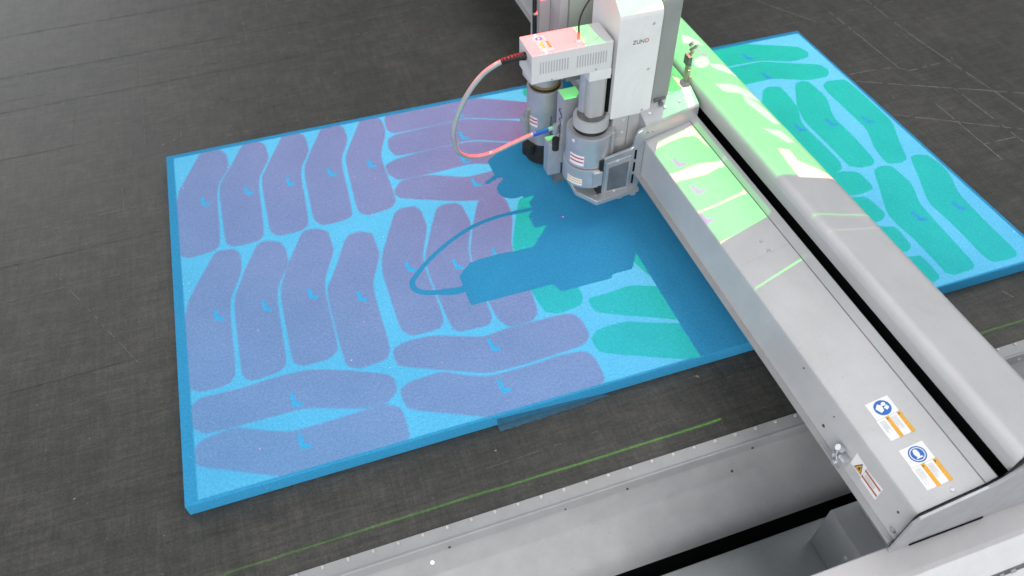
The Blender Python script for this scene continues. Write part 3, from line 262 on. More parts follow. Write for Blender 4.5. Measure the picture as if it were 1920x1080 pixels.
GREEN = [[(0.6499,-0.3654),(0.6612,-0.3597),(0.6644,-0.3583),(0.6699,-0.3567),(0.6742,-0.3558),(0.6911,-0.3531),(0.6956,-0.3527),(0.7017,-0.3536),(0.7057,-0.3552),(0.7204,-0.3625),(0.7235,-0.3654),(0.7245,-0.3732),(0.7228,-0.381),(0.7132,-0.4133),(0.7103,-0.4224),(0.7045,-0.4369),(0.6994,-0.4478),(0.6792,-0.4897),(0.6745,-0.502),(0.6708,-0.5229),(0.6702,-0.5398),(0.6713,-0.6058),(0.6713,-0.6215),(0.6704,-0.6361),(0.6691,-0.6409),(0.6632,-0.6504),(0.661,-0.6527),(0.6555,-0.6551),(0.6501,-0.6561),(0.6275,-0.6588),(0.6218,-0.6593),(0.6154,-0.6588),(0.6121,-0.6576),(0.6015,-0.6524),(0.599,-0.6506),(0.5965,-0.6467),(0.5956,-0.6432),(0.5935,-0.6285),(0.5928,-0.6235),(0.5918,-0.6125),(0.591,-0.6021),(0.588,-0.5599),(0.5874,-0.5493),(0.5876,-0.5368),(0.5884,-0.5301),(0.5922,-0.5082),(0.5931,-0.5028),(0.5938,-0.497),(0.5939,-0.4943),(0.5936,-0.4864),(0.5946,-0.4823),(0.5997,-0.4692),(0.6058,-0.4551),(0.6324,-0.3956),(0.6389,-0.3816),(0.6463,-0.3689)],[(0.7755,-0.023),(0.7806,-0.0133),(0.7822,-0.0109),(0.7858,-0.0082),(0.789,-0.0069),(0.8022,-0.0028),(0.8064,-0.0022),(0.8148,-0.0035),(0.8222,-0.0058),(0.852,-0.0163),(0.8592,-0.0197),(0.8663,-0.0267),(0.8691,-0.033),(0.8759,-0.0585),(0.8767,-0.0647),(0.8743,-0.071),(0.87,-0.0737),(0.8506,-0.0809),(0.845,-0.0821),(0.8357,-0.081),(0.8285,-0.0783),(0.8003,-0.0656),(0.7934,-0.0623),(0.7863,-0.0582),(0.7833,-0.0557),(0.7748,-0.0471),(0.7729,-0.0448),(0.7715,-0.0415),(0.7714,-0.0393),(0.7726,-0.0313),(0.7731,-0.029),(0.7743,-0.0256)],[(0.6844,-0.6441),(0.705,-0.6446),(0.7106,-0.6446),(0.7189,-0.6442),(0.7248,-0.6436),(0.7469,-0.6411),(0.7531,-0.6409),(0.7628,-0.6427),(0.7701,-0.6452),(0.7979,-0.6566),(0.8051,-0.6596),(0.8148,-0.6636),(0.821,-0.6662),(0.843,-0.6755),(0.848,-0.6784),(0.8516,-0.6839),(0.8517,-0.6886),(0.8485,-0.7076),(0.8469,-0.7124),(0.8422,-0.7186),(0.8372,-0.7223),(0.8162,-0.7351),(0.8108,-0.7378),(0.804,-0.7389),(0.7998,-0.7377),(0.7855,-0.7303),(0.7812,-0.7282),(0.7737,-0.7246),(0.7676,-0.7218),(0.7434,-0.7107),(0.7367,-0.7076),(0.7263,-0.7026),(0.7186,-0.6988),(0.6893,-0.6841),(0.6825,-0.6801),(0.6768,-0.6739),(0.6756,-0.6693),(0.6751,-0.652),(0.6758,-0.648),(0.6797,-0.6447)],[(0.6531,-0.7233),(0.6619,-0.7156),(0.665,-0.7139),(0.6721,-0.7124),(0.6788,-0.7121),(0.7064,-0.7123),(0.7137,-0.7127),(0.7236,-0.7147),(0.73,-0.717),(0.7534,-0.727),(0.7596,-0.7296),(0.7681,-0.733),(0.7737,-0.7351),(0.7943,-0.7427),(0.8,-0.7447),(0.8088,-0.747),(0.8153,-0.7484),(0.8401,-0.753),(0.8459,-0.7549),(0.851,-0.7598),(0.8523,-0.7648),(0.8538,-0.7855),(0.8532,-0.7907),(0.8486,-0.797),(0.8429,-0.8004),(0.8177,-0.8118),(0.8113,-0.8145),(0.8035,-0.8167),(0.799,-0.8171),(0.7842,-0.8171),(0.7797,-0.8166),(0.7715,-0.8142),(0.7646,-0.8113),(0.7375,-0.7991),(0.7297,-0.7955),(0.7169,-0.7897),(0.707,-0.7851),(0.6686,-0.7674),(0.6596,-0.7629),(0.6518,-0.7574),(0.65,-0.7542),(0.6485,-0.7432),(0.6482,-0.7405),(0.648,-0.7372),(0.6481,-0.7355),(0.6487,-0.7296),(0.6492,-0.728),(0.651,-0.7253)],[(0.7987,-0.6276),(0.8079,-0.6308),(0.8106,-0.6309),(0.8152,-0.6279),(0.8189,-0.6238),(0.8333,-0.6055),(0.836,-0.601),(0.8356,-0.5964),(0.8323,-0.5943),(0.8158,-0.5886),(0.8117,-0.5881),(0.8071,-0.591),(0.8048,-0.5956),(0.7977,-0.6164),(0.7964,-0.6214),(0.7968,-0.6261)],[(1.1738,-0.0098),(1.2285,-0.0106),(1.243,-0.0109),(1.2631,-0.0118),(1.2765,-0.0126),(1.3251,-0.0162),(1.3375,-0.0175),(1.3524,-0.0207),(1.3608,-0.024),(1.389,-0.0372),(1.3967,-0.0408),(1.4079,-0.0461),(1.4158,-0.0498),(1.4454,-0.0636),(1.4525,-0.0673),(1.4594,-0.0729),(1.4618,-0.0769),(1.4675,-0.0918),(1.4685,-0.0957),(1.4685,-0.1007),(1.4673,-0.1037),(1.4613,-0.1143),(1.459,-0.1169),(1.453,-0.1193),(1.447,-0.1202),(1.4222,-0.1224),(1.4152,-0.1224),(1.4041,-0.12),(1.3958,-0.1167),(1.3637,-0.1023),(1.3546,-0.0988),(1.3393,-0.0955),(1.3274,-0.0944),(1.281,-0.092),(1.2693,-0.0915),(1.2551,-0.0915),(1.2471,-0.0921),(1.2203,-0.0948),(1.2127,-0.0952),(1.2006,-0.0944),(1.1913,-0.093),(1.1555,-0.0864),(1.147,-0.0841),(1.1393,-0.079),(1.1369,-0.0741),(1.1326,-0.0544),(1.1319,-0.0491),(1.1329,-0.0417),(1.1349,-0.0366),(1.1441,-0.0181),(1.1483,-0.0138),(1.1607,-0.0103)],[(1.1961,-0.0958),(1.2445,-0.0962),(1.2573,-0.0963),(1.2748,-0.0966),(1.2863,-0.0968),(1.328,-0.0976),(1.3389,-0.0984),(1.353,-0.1016),(1.3619,-0.1053),(1.3931,-0.121),(1.4014,-0.1252),(1.4134,-0.1309),(1.4216,-0.1347),(1.4519,-0.1485),(1.459,-0.1523),(1.4655,-0.1578),(1.4674,-0.1618),(1.4705,-0.1766),(1.4709,-0.1805),(1.4698,-0.1854),(1.4678,-0.1884),(1.459,-0.1987),(1.456,-0.2011),(1.4493,-0.2031),(1.443,-0.2035),(1.4175,-0.2033),(1.4101,-0.2026),(1.3978,-0.1991),(1.3881,-0.195),(1.3503,-0.1772),(1.3401,-0.1731),(1.3257,-0.1697),(1.3159,-0.1691),(1.2798,-0.1696),(1.2702,-0.1696),(1.2571,-0.1695),(1.2485,-0.1693),(1.2172,-0.1684),(1.2091,-0.1675),(1.1986,-0.1641),(1.1922,-0.1602),(1.1697,-0.1436),(1.1647,-0.139),(1.1618,-0.1317),(1.1627,-0.1262),(1.1702,-0.1053),(1.1737,-0.1004),(1.1846,-0.0965)],[(1.2894,-0.2003),(1.2992,-0.1958),(1.302,-0.1949),(1.3066,-0.1948),(1.3101,-0.1956),(1.3236,-0.1998),(1.3268,-0.2014),(1.3294,-0.2055),(1.3299,-0.2097),(1.3299,-0.2268),(1.3298,-0.2317),(1.3293,-0.2396),(1.3286,-0.2458),(1.3258,-0.2697),(1.3247,-0.2764),(1.3216,-0.2868),(1.3185,-0.2947),(1.3054,-0.3245),(1.3024,-0.3327),(1.3,-0.3449),(1.2998,-0.3538),(1.3009,-0.3869),(1.3012,-0.396),(1.3015,-0.4095),(1.3017,-0.4191),(1.3021,-0.4551),(1.3021,-0.464),(1.3012,-0.4733),(1.3,-0.4775),(1.295,-0.4895),(1.2932,-0.4925),(1.2891,-0.4957),(1.2852,-0.4973),(1.2691,-0.5018),(1.2649,-0.502),(1.259,-0.4986),(1.255,-0.4937),(1.2407,-0.4716),(1.2373,-0.4647),(1.2342,-0.4509),(1.2332,-0.4389),(1.2312,-0.3904),(1.2311,-0.3769),(1.2328,-0.356),(1.2351,-0.3406),(1.2454,-0.2819),(1.2485,-0.2672),(1.254,-0.2506),(1.2585,-0.2421),(1.2765,-0.215),(1.281,-0.2085),(1.2864,-0.2024)],[(1.3728,-0.2023),(1.3854,-0.1995),(1.3886,-0.199),(1.3922,-0.1994),(1.394,-0.2005),(1.3999,-0.2055),(1.4013,-0.2079),(1.4027,-0.2153),(1.4032,-0.2233),(1.4046,-0.2566),(1.4044,-0.2657),(1.4017,-0.279),(1.3982,-0.2885),(1.3832,-0.3238),(1.3797,-0.3334),(1.3769,-0.3473),(1.3765,-0.357),(1.3773,-0.3932),(1.3774,-0.4032),(1.3769,-0.4184),(1.3761,-0.4296),(1.3728,-0.4719),(1.3717,-0.482),(1.3698,-0.4915),(1.3681,-0.4947),(1.3614,-0.5016),(1.3593,-0.5032),(1.3552,-0.5045),(1.3516,-0.5046),(1.3371,-0.5042),(1.3334,-0.5038),(1.3285,-0.5026),(1.3256,-0.5012),(1.3151,-0.4952),(1.3126,-0.4933),(1.3106,-0.4894),(1.3101,-0.486),(1.31,-0.472),(1.3099,-0.4674),(1.3098,-0.4576),(1.3098,-0.4487),(1.3094,-0.4124),(1.3093,-0.4027),(1.3092,-0.3892),(1.3091,-0.3802),(1.3087,-0.347),(1.3089,-0.3383),(1.3104,-0.3267),(1.3121,-0.3193),(1.3196,-0.2927),(1.3223,-0.285),(1.3281,-0.2721),(1.3337,-0.2619),(1.3563,-0.2221),(1.3621,-0.2127),(1.369,-0.2045)],[(1.4278,-0.2267),(1.437,-0.2212),(1.4398,-0.22),(1.4455,-0.2194),(1.4506,-0.2199),(1.4708,-0.2226),(1.4756,-0.2234),(1.4802,-0.2251),(1.4818,-0.2265),(1.4852,-0.2321),(1.486,-0.2349),(1.4869,-0.2438),(1.4871,-0.2533),(1.4878,-0.2934),(1.488,-0.3043),(1.4879,-0.3204),(1.4877,-0.3318),(1.4866,-0.3743),(1.4858,-0.3855),(1.4825,-0.4005),(1.4788,-0.4102),(1.4629,-0.445),(1.4589,-0.454),(1.4539,-0.4657),(1.4509,-0.4729),(1.441,-0.4981),(1.4383,-0.5041),(1.4342,-0.5099),(1.4313,-0.5118),(1.4205,-0.5162),(1.4174,-0.517),(1.4123,-0.5171),(1.4084,-0.5163),(1.3932,-0.5121),(1.3898,-0.5102),(1.3875,-0.5046),(1.3877,-0.4987),(1.3909,-0.4739),(1.3922,-0.4669),(1.3954,-0.4558),(1.3986,-0.4473),(1.4118,-0.4149),(1.4149,-0.4059),(1.4175,-0.3919),(1.4179,-0.3816),(1.4178,-0.3423),(1.4177,-0.3318),(1.4176,-0.3172),(1.4175,-0.3073),(1.4172,-0.2713),(1.4172,-0.2624),(1.4178,-0.2528),(1.4186,-0.2484),(1.422,-0.2353),(1.4231,-0.232),(1.4255,-0.2284)],[(1.4483,-0.5073),(1.4572,-0.5057),(1.4597,-0.5055),(1.4636,-0.5062),(1.4665,-0.5073),(1.4777,-0.5124),(1.4804,-0.5141),(1.4831,-0.5178),(1.4841,-0.5212),(1.4866,-0.5349),(1.4872,-0.5388),(1.4874,-0.545),(1.4873,-0.5496),(1.4861,-0.5675),(1.4854,-0.5727),(1.4828,-0.5818),(1.48,-0.5891),(1.4679,-0.6177),(1.4649,-0.6259),(1.4619,-0.6392),(1.4606,-0.6496),(1.4572,-0.6897),(1.4563,-0.7006),(1.4554,-0.7169),(1.4551,-0.7286),(1.4539,-0.7723),(1.4535,-0.7827),(1.4525,-0.7924),(1.4516,-0.7954),(1.4477,-0.8014),(1.4463,-0.8029),(1.4432,-0.8043),(1.4403,-0.8048),(1.4284,-0.8061),(1.425,-0.8063),(1.4196,-0.8062),(1.4153,-0.8058),(1.3989,-0.8037),(1.3951,-0.8027),(1.3915,-0.8001),(1.3904,-0.7973),(1.3883,-0.7857),(1.3879,-0.7815),(1.3879,-0.7717),(1.3884,-0.7622),(1.3905,-0.7231),(1.391,-0.7127),(1.3911,-0.6979),(1.3908,-0.6878),(1.3892,-0.6509),(1.3894,-0.6412),(1.3917,-0.6283),(1.3948,-0.62),(1.4084,-0.5905),(1.4122,-0.5823),(1.4178,-0.5696),(1.4218,-0.5602),(1.4371,-0.5246),(1.441,-0.5163),(1.4457,-0.509)],[(1.3532,-0.517),(1.3644,-0.513),(1.3675,-0.5122),(1.372,-0.5122),(1.3751,-0.513),(1.3869,-0.5171),(1.3897,-0.5192),(1.3922,-0.526),(1.393,-0.5333),(1.3942,-0.564),(1.394,-0.5722),(1.3919,-0.5835),(1.3891,-0.5911),(1.3771,-0.6189),(1.3742,-0.6269),(1.3713,-0.6403),(1.3701,-0.6509),(1.367,-0.692),(1.3662,-0.7031),(1.3651,-0.7196),(1.3643,-0.7313),(1.3613,-0.775),(1.3604,-0.7853),(1.3587,-0.7948),(1.3573,-0.7976),(1.3514,-0.8027),(1.3493,-0.8039),(1.344,-0.805),(1.3389,-0.8053),(1.3177,-0.8059),(1.3125,-0.8058),(1.3072,-0.805),(1.3049,-0.8039),(1.2985,-0.7991),(1.2971,-0.7976),(1.2961,-0.7946),(1.2961,-0.792),(1.297,-0.7818),(1.2973,-0.7781),(1.2976,-0.7693),(1.2977,-0.7608),(1.2983,-0.726),(1.2984,-0.7171),(1.2979,-0.706),(1.2973,-0.6995),(1.2945,-0.6773),(1.2939,-0.6715),(1.2936,-0.6637),(1.2937,-0.6588),(1.2946,-0.6411),(1.2954,-0.6356),(1.2989,-0.6252),(1.303,-0.6161),(1.3201,-0.5801),(1.3245,-0.5708),(1.3298,-0.5594),(1.3329,-0.5526),(1.3432,-0.5296),(1.3461,-0.5241),(1.3503,-0.5188)],[(1.2455,-0.4655),(1.2599,-0.4899),(1.2637,-0.4956),(1.2687,-0.5003),(1.272,-0.5011),(1.2836,-0.5006),(1.2868,-0.5008),(1.292,-0.5019),(1.2959,-0.5034),(1.3109,-0.5098),(1.3144,-0.5121),(1.3174,-0.5177),(1.318,-0.5231),(1.3181,-0.5453),(1.3181,-0.5507),(1.3176,-0.5562),(1.317,-0.5583),(1.3145,-0.5639),(1.3135,-0.5653),(1.3105,-0.5668),(1.3075,-0.5675),(1.2949,-0.5696),(1.2915,-0.57),(1.2866,-0.5704),(1.2832,-0.5705),(1.2707,-0.5703),(1.2669,-0.5699),(1.2601,-0.5679),(1.2543,-0.5656),(1.2314,-0.5555),(1.2265,-0.5512),(1.2239,-0.5395),(1.2252,-0.5275),(1.2345,-0.4774),(1.2372,-0.4667),(1.2418,-0.4617)],[(1.2366,-0.5457),(1.251,-0.5636),(1.255,-0.5679),(1.2608,-0.5722),(1.265,-0.5739),(1.2807,-0.5784),(1.2845,-0.5804),(1.288,-0.5865),(1.2891,-0.5928),(1.2915,-0.6196),(1.2918,-0.626),(1.2911,-0.6324),(1.2898,-0.6348),(1.2839,-0.6408),(1.2821,-0.6423),(1.2791,-0.6439),(1.2766,-0.6448),(1.267,-0.6474),(1.2641,-0.6476),(1.2588,-0.6457),(1.2545,-0.643),(1.2371,-0.631),(1.2331,-0.6265),(1.2298,-0.6153),(1.2292,-0.6042),(1.2297,-0.5586),(1.2303,-0.5487),(1.2332,-0.5433)],[(1.2456,-0.6367),(1.2558,-0.6522),(1.2587,-0.656),(1.2635,-0.66),(1.2673,-0.6617),(1.2819,-0.6668),(1.2851,-0.669),(1.2874,-0.6754),(1.2873,-0.682),(1.2843,-0.7097),(1.2832,-0.7163),(1.2807,-0.7227),(1.2784,-0.7249),(1.2686,-0.7298),(1.2657,-0.7307),(1.2609,-0.7301),(1.2571,-0.7284),(1.2423,-0.7205),(1.239,-0.717),(1.2366,-0.7066),(1.2367,-0.6958),(1.2395,-0.6506),(1.2406,-0.6406),(1.2431,-0.6348)],[(1.2388,-0.7113),(1.2524,-0.7327),(1.2561,-0.7377),(1.2611,-0.7422),(1.2644,-0.7434),(1.2767,-0.7449),(1.2795,-0.7457),(1.2821,-0.7487),(1.2827,-0.752),(1.2836,-0.7659),(1.2838,-0.7697),(1.2837,-0.7754),(1.2834,-0.7795),(1.2821,-0.7949),(1.2814,-0.7986),(1.2789,-0.8023),(1.2763,-0.8038),(1.2652,-0.8077),(1.2621,-0.8083),(1.2573,-0.8073),(1.2538,-0.8054),(1.2406,-0.7965),(1.2375,-0.7926),(1.2347,-0.7817),(1.234,-0.7705),(1.2329,-0.7233),(1.2332,-0.7132),(1.2357,-0.7082)],[(0.8345,-0.5641),(0.8538,-0.5676),(0.8603,-0.5702),(0.8746,-0.5802),(0.8781,-0.5896),(0.8816,-0.6281),(0.8823,-0.6403),(0.883,-0.6645),(0.8806,-0.6677),(0.8679,-0.6598),(0.8633,-0.6568),(0.8523,-0.6492),(0.8472,-0.6471),(0.8322,-0.6438),(0.8254,-0.6423),(0.8057,-0.6376),(0.7994,-0.6294),(0.7871,-0.5922),(0.7872,-0.5819),(0.7998,-0.5662),(0.8062,-0.5632),(0.8268,-0.5634)],[(0.8005,-0.6662),(0.8103,-0.6721),(0.8147,-0.6739),(0.8277,-0.677),(0.8372,-0.6778),(0.8735,-0.6788),(0.8818,-0.6835),(0.8882,-0.7063),(0.8886,-0.717),(0.8841,-0.7488),(0.8772,-0.7544),(0.8467,-0.751),(0.8354,-0.7494),(0.808,-0.7442),(0.8006,-0.7389),(0.7903,-0.7168),(0.7897,-0.7059),(0.7971,-0.6717)],[(0.7807,-0.7371),(0.7984,-0.7452),(0.8071,-0.7477),(0.8342,-0.752),(0.8453,-0.7537),(0.8753,-0.758),(0.8854,-0.7655),(0.9077,-0.7996),(0.9101,-0.8125),(0.9002,-0.8447),(0.8957,-0.8483),(0.8826,-0.8344),(0.869,-0.8303),(0.8122,-0.8231),(0.7961,-0.8201),(0.7697,-0.8119),(0.7664,-0.7998),(0.7755,-0.746)]]
L_CYAN = [(0.0664, -0.1701), (0.15, -0.1642), (0.2323, -0.1654), (0.3155, -0.1641), (0.3977, -0.164), (0.0683, -0.4746), (0.1483, -0.4789), (0.2275, -0.4775), (0.3077, -0.5117), (0.1687, -0.6889), (0.1696, -0.766), (0.6136, -0.0592), (0.6014, -0.1375), (0.5809, -0.2124), (0.5818, -0.2897), (0.404, -0.4717), (0.4861, -0.4933), (0.5612, -0.4912), (0.4919, -0.6871), (0.482, -0.7695)]
L_VIOLET = [(0.9719, -0.4077), (0.8061, -0.7636), (0.6491, -0.4911), (1.3237, -0.0715), (1.324, -0.1544), (1.2861, -0.3486), (1.3597, -0.3546), (1.4393, -0.3726), (1.3461, -0.6604), (1.4374, -0.6608), (0.8246, -0.6208), (0.8227, -0.6979)]
COVER_WHITE = [[(0.9627,-0.3338),(0.9758,-0.3405),(0.9885,-0.3541),(0.9949,-0.3756),(0.9703,-0.375),(0.9449,-0.3729)],[(0.9701,-0.4468),(0.9602,-0.4594),(0.9475,-0.4693),(0.935,-0.4739),(0.9262,-0.4721),(0.9232,-0.4644),(0.9268,-0.4527),(0.9362,-0.44),(0.949,-0.4297),(0.9618,-0.4246),(0.9711,-0.4261),(0.9743,-0.4339)],[(0.9662,-0.4525),(0.9971,-0.4549),(1.0104,-0.4817),(1.0076,-0.4998),(0.9899,-0.4892),(0.9635,-0.4684)],[(0.9327,-0.5332),(0.9595,-0.5302),(0.9818,-0.535),(1.0013,-0.5546),(1.0076,-0.5872),(0.9978,-0.5905),(0.9699,-0.5652),(0.9362,-0.5594)],[(0.9768,-0.5692),(0.9931,-0.598),(1.0011,-0.6292),(0.9996,-0.6693),(0.9852,-0.6685),(0.9749,-0.6273),(0.9666,-0.5961)],[(0.8818,-0.6653),(0.895,-0.6653),(0.8927,-0.6716),(0.8787,-0.6755)],[(0.9511,-0.6846),(0.9862,-0.69),(0.9944,-0.7271),(0.9774,-0.7307),(0.9635,-0.7069)],[(0.943,-0.7479),(0.9663,-0.752),(0.9622,-0.7842),(0.9876,-0.8056),(1.0129,-0.8342),(0.9329,-0.8325),(0.9352,-0.8058)]]
HIDDEN = [[(0.8815,-0.84),(1.012,-0.84),(1.035,-0.5),(1.045,-0.22),(1.02,-0.03),(0.8,-0.03),(0.8,-0.3),(0.8815,-0.5)],[(0.735,-0.548),(0.87,-0.556),(0.87,-0.3),(0.74,-0.33)],[(0.648,-0.618),(0.785,-0.602),(0.76,-0.47),(0.64,-0.47)]]

# ============================================================ SETTING
bm = bmesh.new()
for a in ((-4, -.9495), (5, -.9495), (5, 5), (-4, 5)): bm.verts.new((a[0], a[1], 0))
bm.faces.new(bm.verts)
bed = tag(put("work_surface", bm, m_mat), kind='structure')
# long scored lines and lint lying on the felt
def line_strip(bm, a, b, w=.0011, wob=.0012, gap=.12):
    a, b = Vector((*a, 0)), Vector((*b, 0)); d = (b - a); n = max(4, int(d.length / .012)); s = Vector((-d.y, d.x, 0)).normalized()
    prev = None; off = 0
    for i in range(n + 1):
        off = off * .7 + random.uniform(-wob, wob) * .5; p = a + d * i / n + s * off; ww = w * random.uniform(.45, 1.15) / 2
        cur = [bm.verts.new((p + s * ww + Vector((0, 0, .0006)))), bm.verts.new((p - s * ww + Vector((0, 0, .0006))))]
        if prev and random.random() > gap: bm.faces.new((prev[0], prev[1], cur[1], cur[0]))
        prev = cur
bm = bmesh.new()
for a, b in [((1.6602, .10), (1.6655, -.191)), ((1.5367, -.1814), (1.6596, -.1889)), ((1.79, .42), (1.7862, -.0675)), ((1.7862, -.0675), (1.8147, -.4357)),
             ((1.6778, -.2146), (1.7689, -.213)), ((1.66, -.191), (1.6778, -.2146)), ((1.5349, -.2111), (1.8673, -.3783)), ((1.5322, -.3468), (1.7677, -.487)),
             ((1.6516, -.331), (1.6499, -.5553)), ((1.651, -.4991), (1.7323, -.5023)), ((1.73, -.31), (1.735, -.52)), ((1.45, .30), (1.60, .05)), ((1.9, .35), (2.05, .05))]:
    line_strip(bm, a, b, .0026)
put("scored_line", bm, m_score, bed)
bm = bmesh.new()
for a, b, w in [((-1.1, .42), (1.1, .47), .0012), ((-.9, .36), (.5, .385), .001), ((-1.2, .17), (.2, .20), .0009), ((-.6, -.12), (-.02, -.105), .001),
                ((-.7, -.30), (-.1, -.29), .0007), ((1.1, .2), (2.3, .22), .0012), ((1.3, .06), (2.2, .08), .0009), ((.2, .62), (.9, .60), .0014), ((1.383, -.8395), (1.4004, -.8759), .0016),
                ((-.2, .05), (-.2, .33), .0008), ((-.05, .10), (-.055, .42), .0007), ((1.4, .6), (2.6, .62), .0012)]:
    line_strip(bm, a, b, w, .0015, .35)
for i in range(70):
    x, y = random.uniform(-.9, 2.0), random.uniform(-.9, .7); ln = random.uniform(.03, .35); an = random.choice([0.02, 0.03, 1.57, 1.6, random.uniform(0, 3.1)])
    e = (x + ln * math.cos(an), y + ln * math.sin(an))
    if any(-.03 < q[0] < 1.53 and -.86 < q[1] < .02 for q in ((x, y), e, ((x + e[0]) / 2, (y + e[1]) / 2))) or max(y, e[1]) > .9 or min(y, e[1]) < -.94: continue
    line_strip(bm, (x, y), e, random.uniform(.0005, .0009), .0012, .5)
put("wear_scratch", bm, m_score, bed)
bm = bmesh.new()
for a, c, w in [((-1.1, .455), (.95, .505), .0022), ((-1.0, .31), (.75, .345), .0018), ((-1.2, .12), (-.15, .145), .0015), ((-.8, -.21), (-.02, -.195), .0014), ((-.9, -.52), (-.04, -.50), .0013), ((1.25, .33), (2.4, .36), .0018), ((-.9, .66), (.6, .70), .0022)]:
    line_strip(bm, a, c, w * .6, .0012, .06)
put("worn_crease", bm, m_crease, bed)
bm = bmesh.new()
for i in range(1500):
    x, y = random.uniform(-.75, 2.2), random.uniform(-.94, .75)
    if -.01 < x < 1.51 and -.83 < y < .01: continue
    r = random.choice([.0005, .0006, .0008, .0010, .0022 if random.random() < .16 else .0007]); n = 5; ph = random.random() * 6
    e = random.uniform(.3, 1)
    vs = [bm.verts.new((x + r * math.cos(ph + k * 6.283 / n) * random.uniform(.5, 1.3), y + e * r * math.sin(ph + k * 6.283 / n) * random.uniform(.5, 1.3), .0009)) for k in range(n)]
    bm.faces.new(vs)
tag(put("lint_flecks", bm, m_lint), kind='stuff', label='pale lint flecks scattered over the dark felt')

# ============================================================ TABLE EDGE RAIL
X0, X1 = -.6, 2.6
rail = thing("edge_rail", (.6, -.97, -.05), "grey aluminium rail with riveted top strip along the near edge of the dark mat", "rail")
put("top_strip", prism([(-.9490, .0022), (-.9690, .0022), (-.9705, .0040), (-.9735, .0040), (-.9740, -.0035), (-.9490, -.0035)], X0, X1, 'X', .0005, 1), m_rail, rail)
prof = [(-.9735, -.0036), (-.9745, -.0150), (-.9760, -.0190), (-.9800, -.0240), (-.9930, -.0418), (-.9955, -.0445), (-.9985, -.0468), (-1.0350, -.0705), (-1.0420, -.0760), (-1.0475, -.0830), (-1.0510, -.0920), (-1.0525, -.1030), (-1.0525, -.1200)]
b = sheet(prof, X0, X1); put("side_profile", b, m_rail, rail, True, 24)
for i in range(-14, 56):
    x = .4433 + i * .03505
    if .86 < x < .93 and False: continue
    put("rivet", disc((x, -.9530, .0022), .0026, .0026), m_rivet, rail, True, 50)
for c, r in (((.3062, -.9820, -.0268), .0042), ((.3341, -.9745, -.0135), .002), ((.606, -.9745, -.0135), .002), ((.7766, -.9895, -.0372), .0022), ((.8148, -.9745, -.0135), .002), ((.5081, -.9745, -.0135), .0014), ((1.3174, -.9745, -.0115), .0034), ((1.05, -.9745, -.0135), .002), ((0.1, -.9745, -.0135), .002)):
    nrm = (0, -.72, .69) if c[1] < -.978 else (0, -.95, .3)
    o = put("screw", disc(c, r, .0012, nrm, 14), m_alu if r > .003 else m_ink, rail, True)
put("shadow_gap", box(X0, X1, -1.063, -.975, -.30, -.18, 0), m_void, rail)  # black block and wall paint the deep shade below the rail
put("shade_wall", box(X0, X1, -1.030, -1.026, -.179, -.07, 0), m_void, rail)

# lower trough in front of the rail
tr = thing("trough", (.6, -1.12, -.2), "plain grey sheet metal trough below the rail in front of the table", "trough")
put("tray", prism([(-1.0640, -.155), (-1.31, -.158), (-1.31, -.172), (-1.0640, -.172)], X0, X1, 'X', .001, 1), m_lower, tr)
put("screw", disc((.800, -1.125, -.1557), .0028, .001), m_ink, tr)

# foreground side housing
hs = thing("side_housing", (.9, -1.26, .05), "long off-white side housing with rounded edge in the near right corner", "housing")
HP = [(-1.200, .088), (-1.1985, .095), (-1.2015, .0985), (-1.232, .100), (-1.240, .098), (-1.246, .0925), (-1.262, .070), (-1.264, .0655), (-1.2635, .0620), (-1.268, .060), (-1.300, .012), (-1.32, -.05), (-1.32, -.16), (-1.200, -.16)]
b = prism(HP, .55, 2.6, 'X')
for f in b.faces:
    n = f.normal; c = f.calc_center_median()
put("casing", b, m_house_w, hs, True, 28)
put("top_cap", prism([(-1.1985, .0985), (-1.2000, .1005), (-1.234, .1020), (-1.2395, .1005), (-1.238, .0985)], .55, 2.6, 'X', .0004, 1), m_house, hs, True, 40)
# bright slotted linear guide in the casing's groove
put("guide_slot", prism([(-1.2635, .0655), (-1.2660, .0650), (-1.2685, .0612), (-1.2640, .0600)], .55, 2.6, 'X'), m_darkmetal, hs)
for i in range(9):
    x = .86 + i * .0165
    put("guide_block", box(x, x + random.choice([.008, .011, .006]), -1.2698, -1.2660, .0605, .0650, .0006, 1), m_rail, hs)

# ============================================================ FOAM BOARD
FW, FD, FT = 1.5, .8159, .0261
foam = thing("foam_board", (0, 0, 0), "thick blue foam board lying on the dark mat under projected shapes", "foam board")
foam.rotation_euler = (0, 0, -.00437)
bm = bmesh.new(); nx, ny = 60, 34
bmesh.ops.create_cube(bm, size=1); bmesh.ops.scale(bm, verts=bm.verts, vec=(FW, FD, FT))
bmesh.ops.translate(bm, verts=bm.verts, vec=(FW / 2, -FD / 2, FT / 2 + .0004))
bevel(bm, .0016, 3)
me = bpy.data.meshes.new("slab"); bmesh.ops.recalc_face_normals(bm, faces=bm.faces); bm.to_mesh(me); bm.free(); me.materials.append(m_foam)
o = bpy.data.objects.new("slab", me); COL.objects.link(o); o.parent = foam
for p in me.polygons: p.use_smooth = True
me.set_sharp_from_angle(angle=math.radians(40))
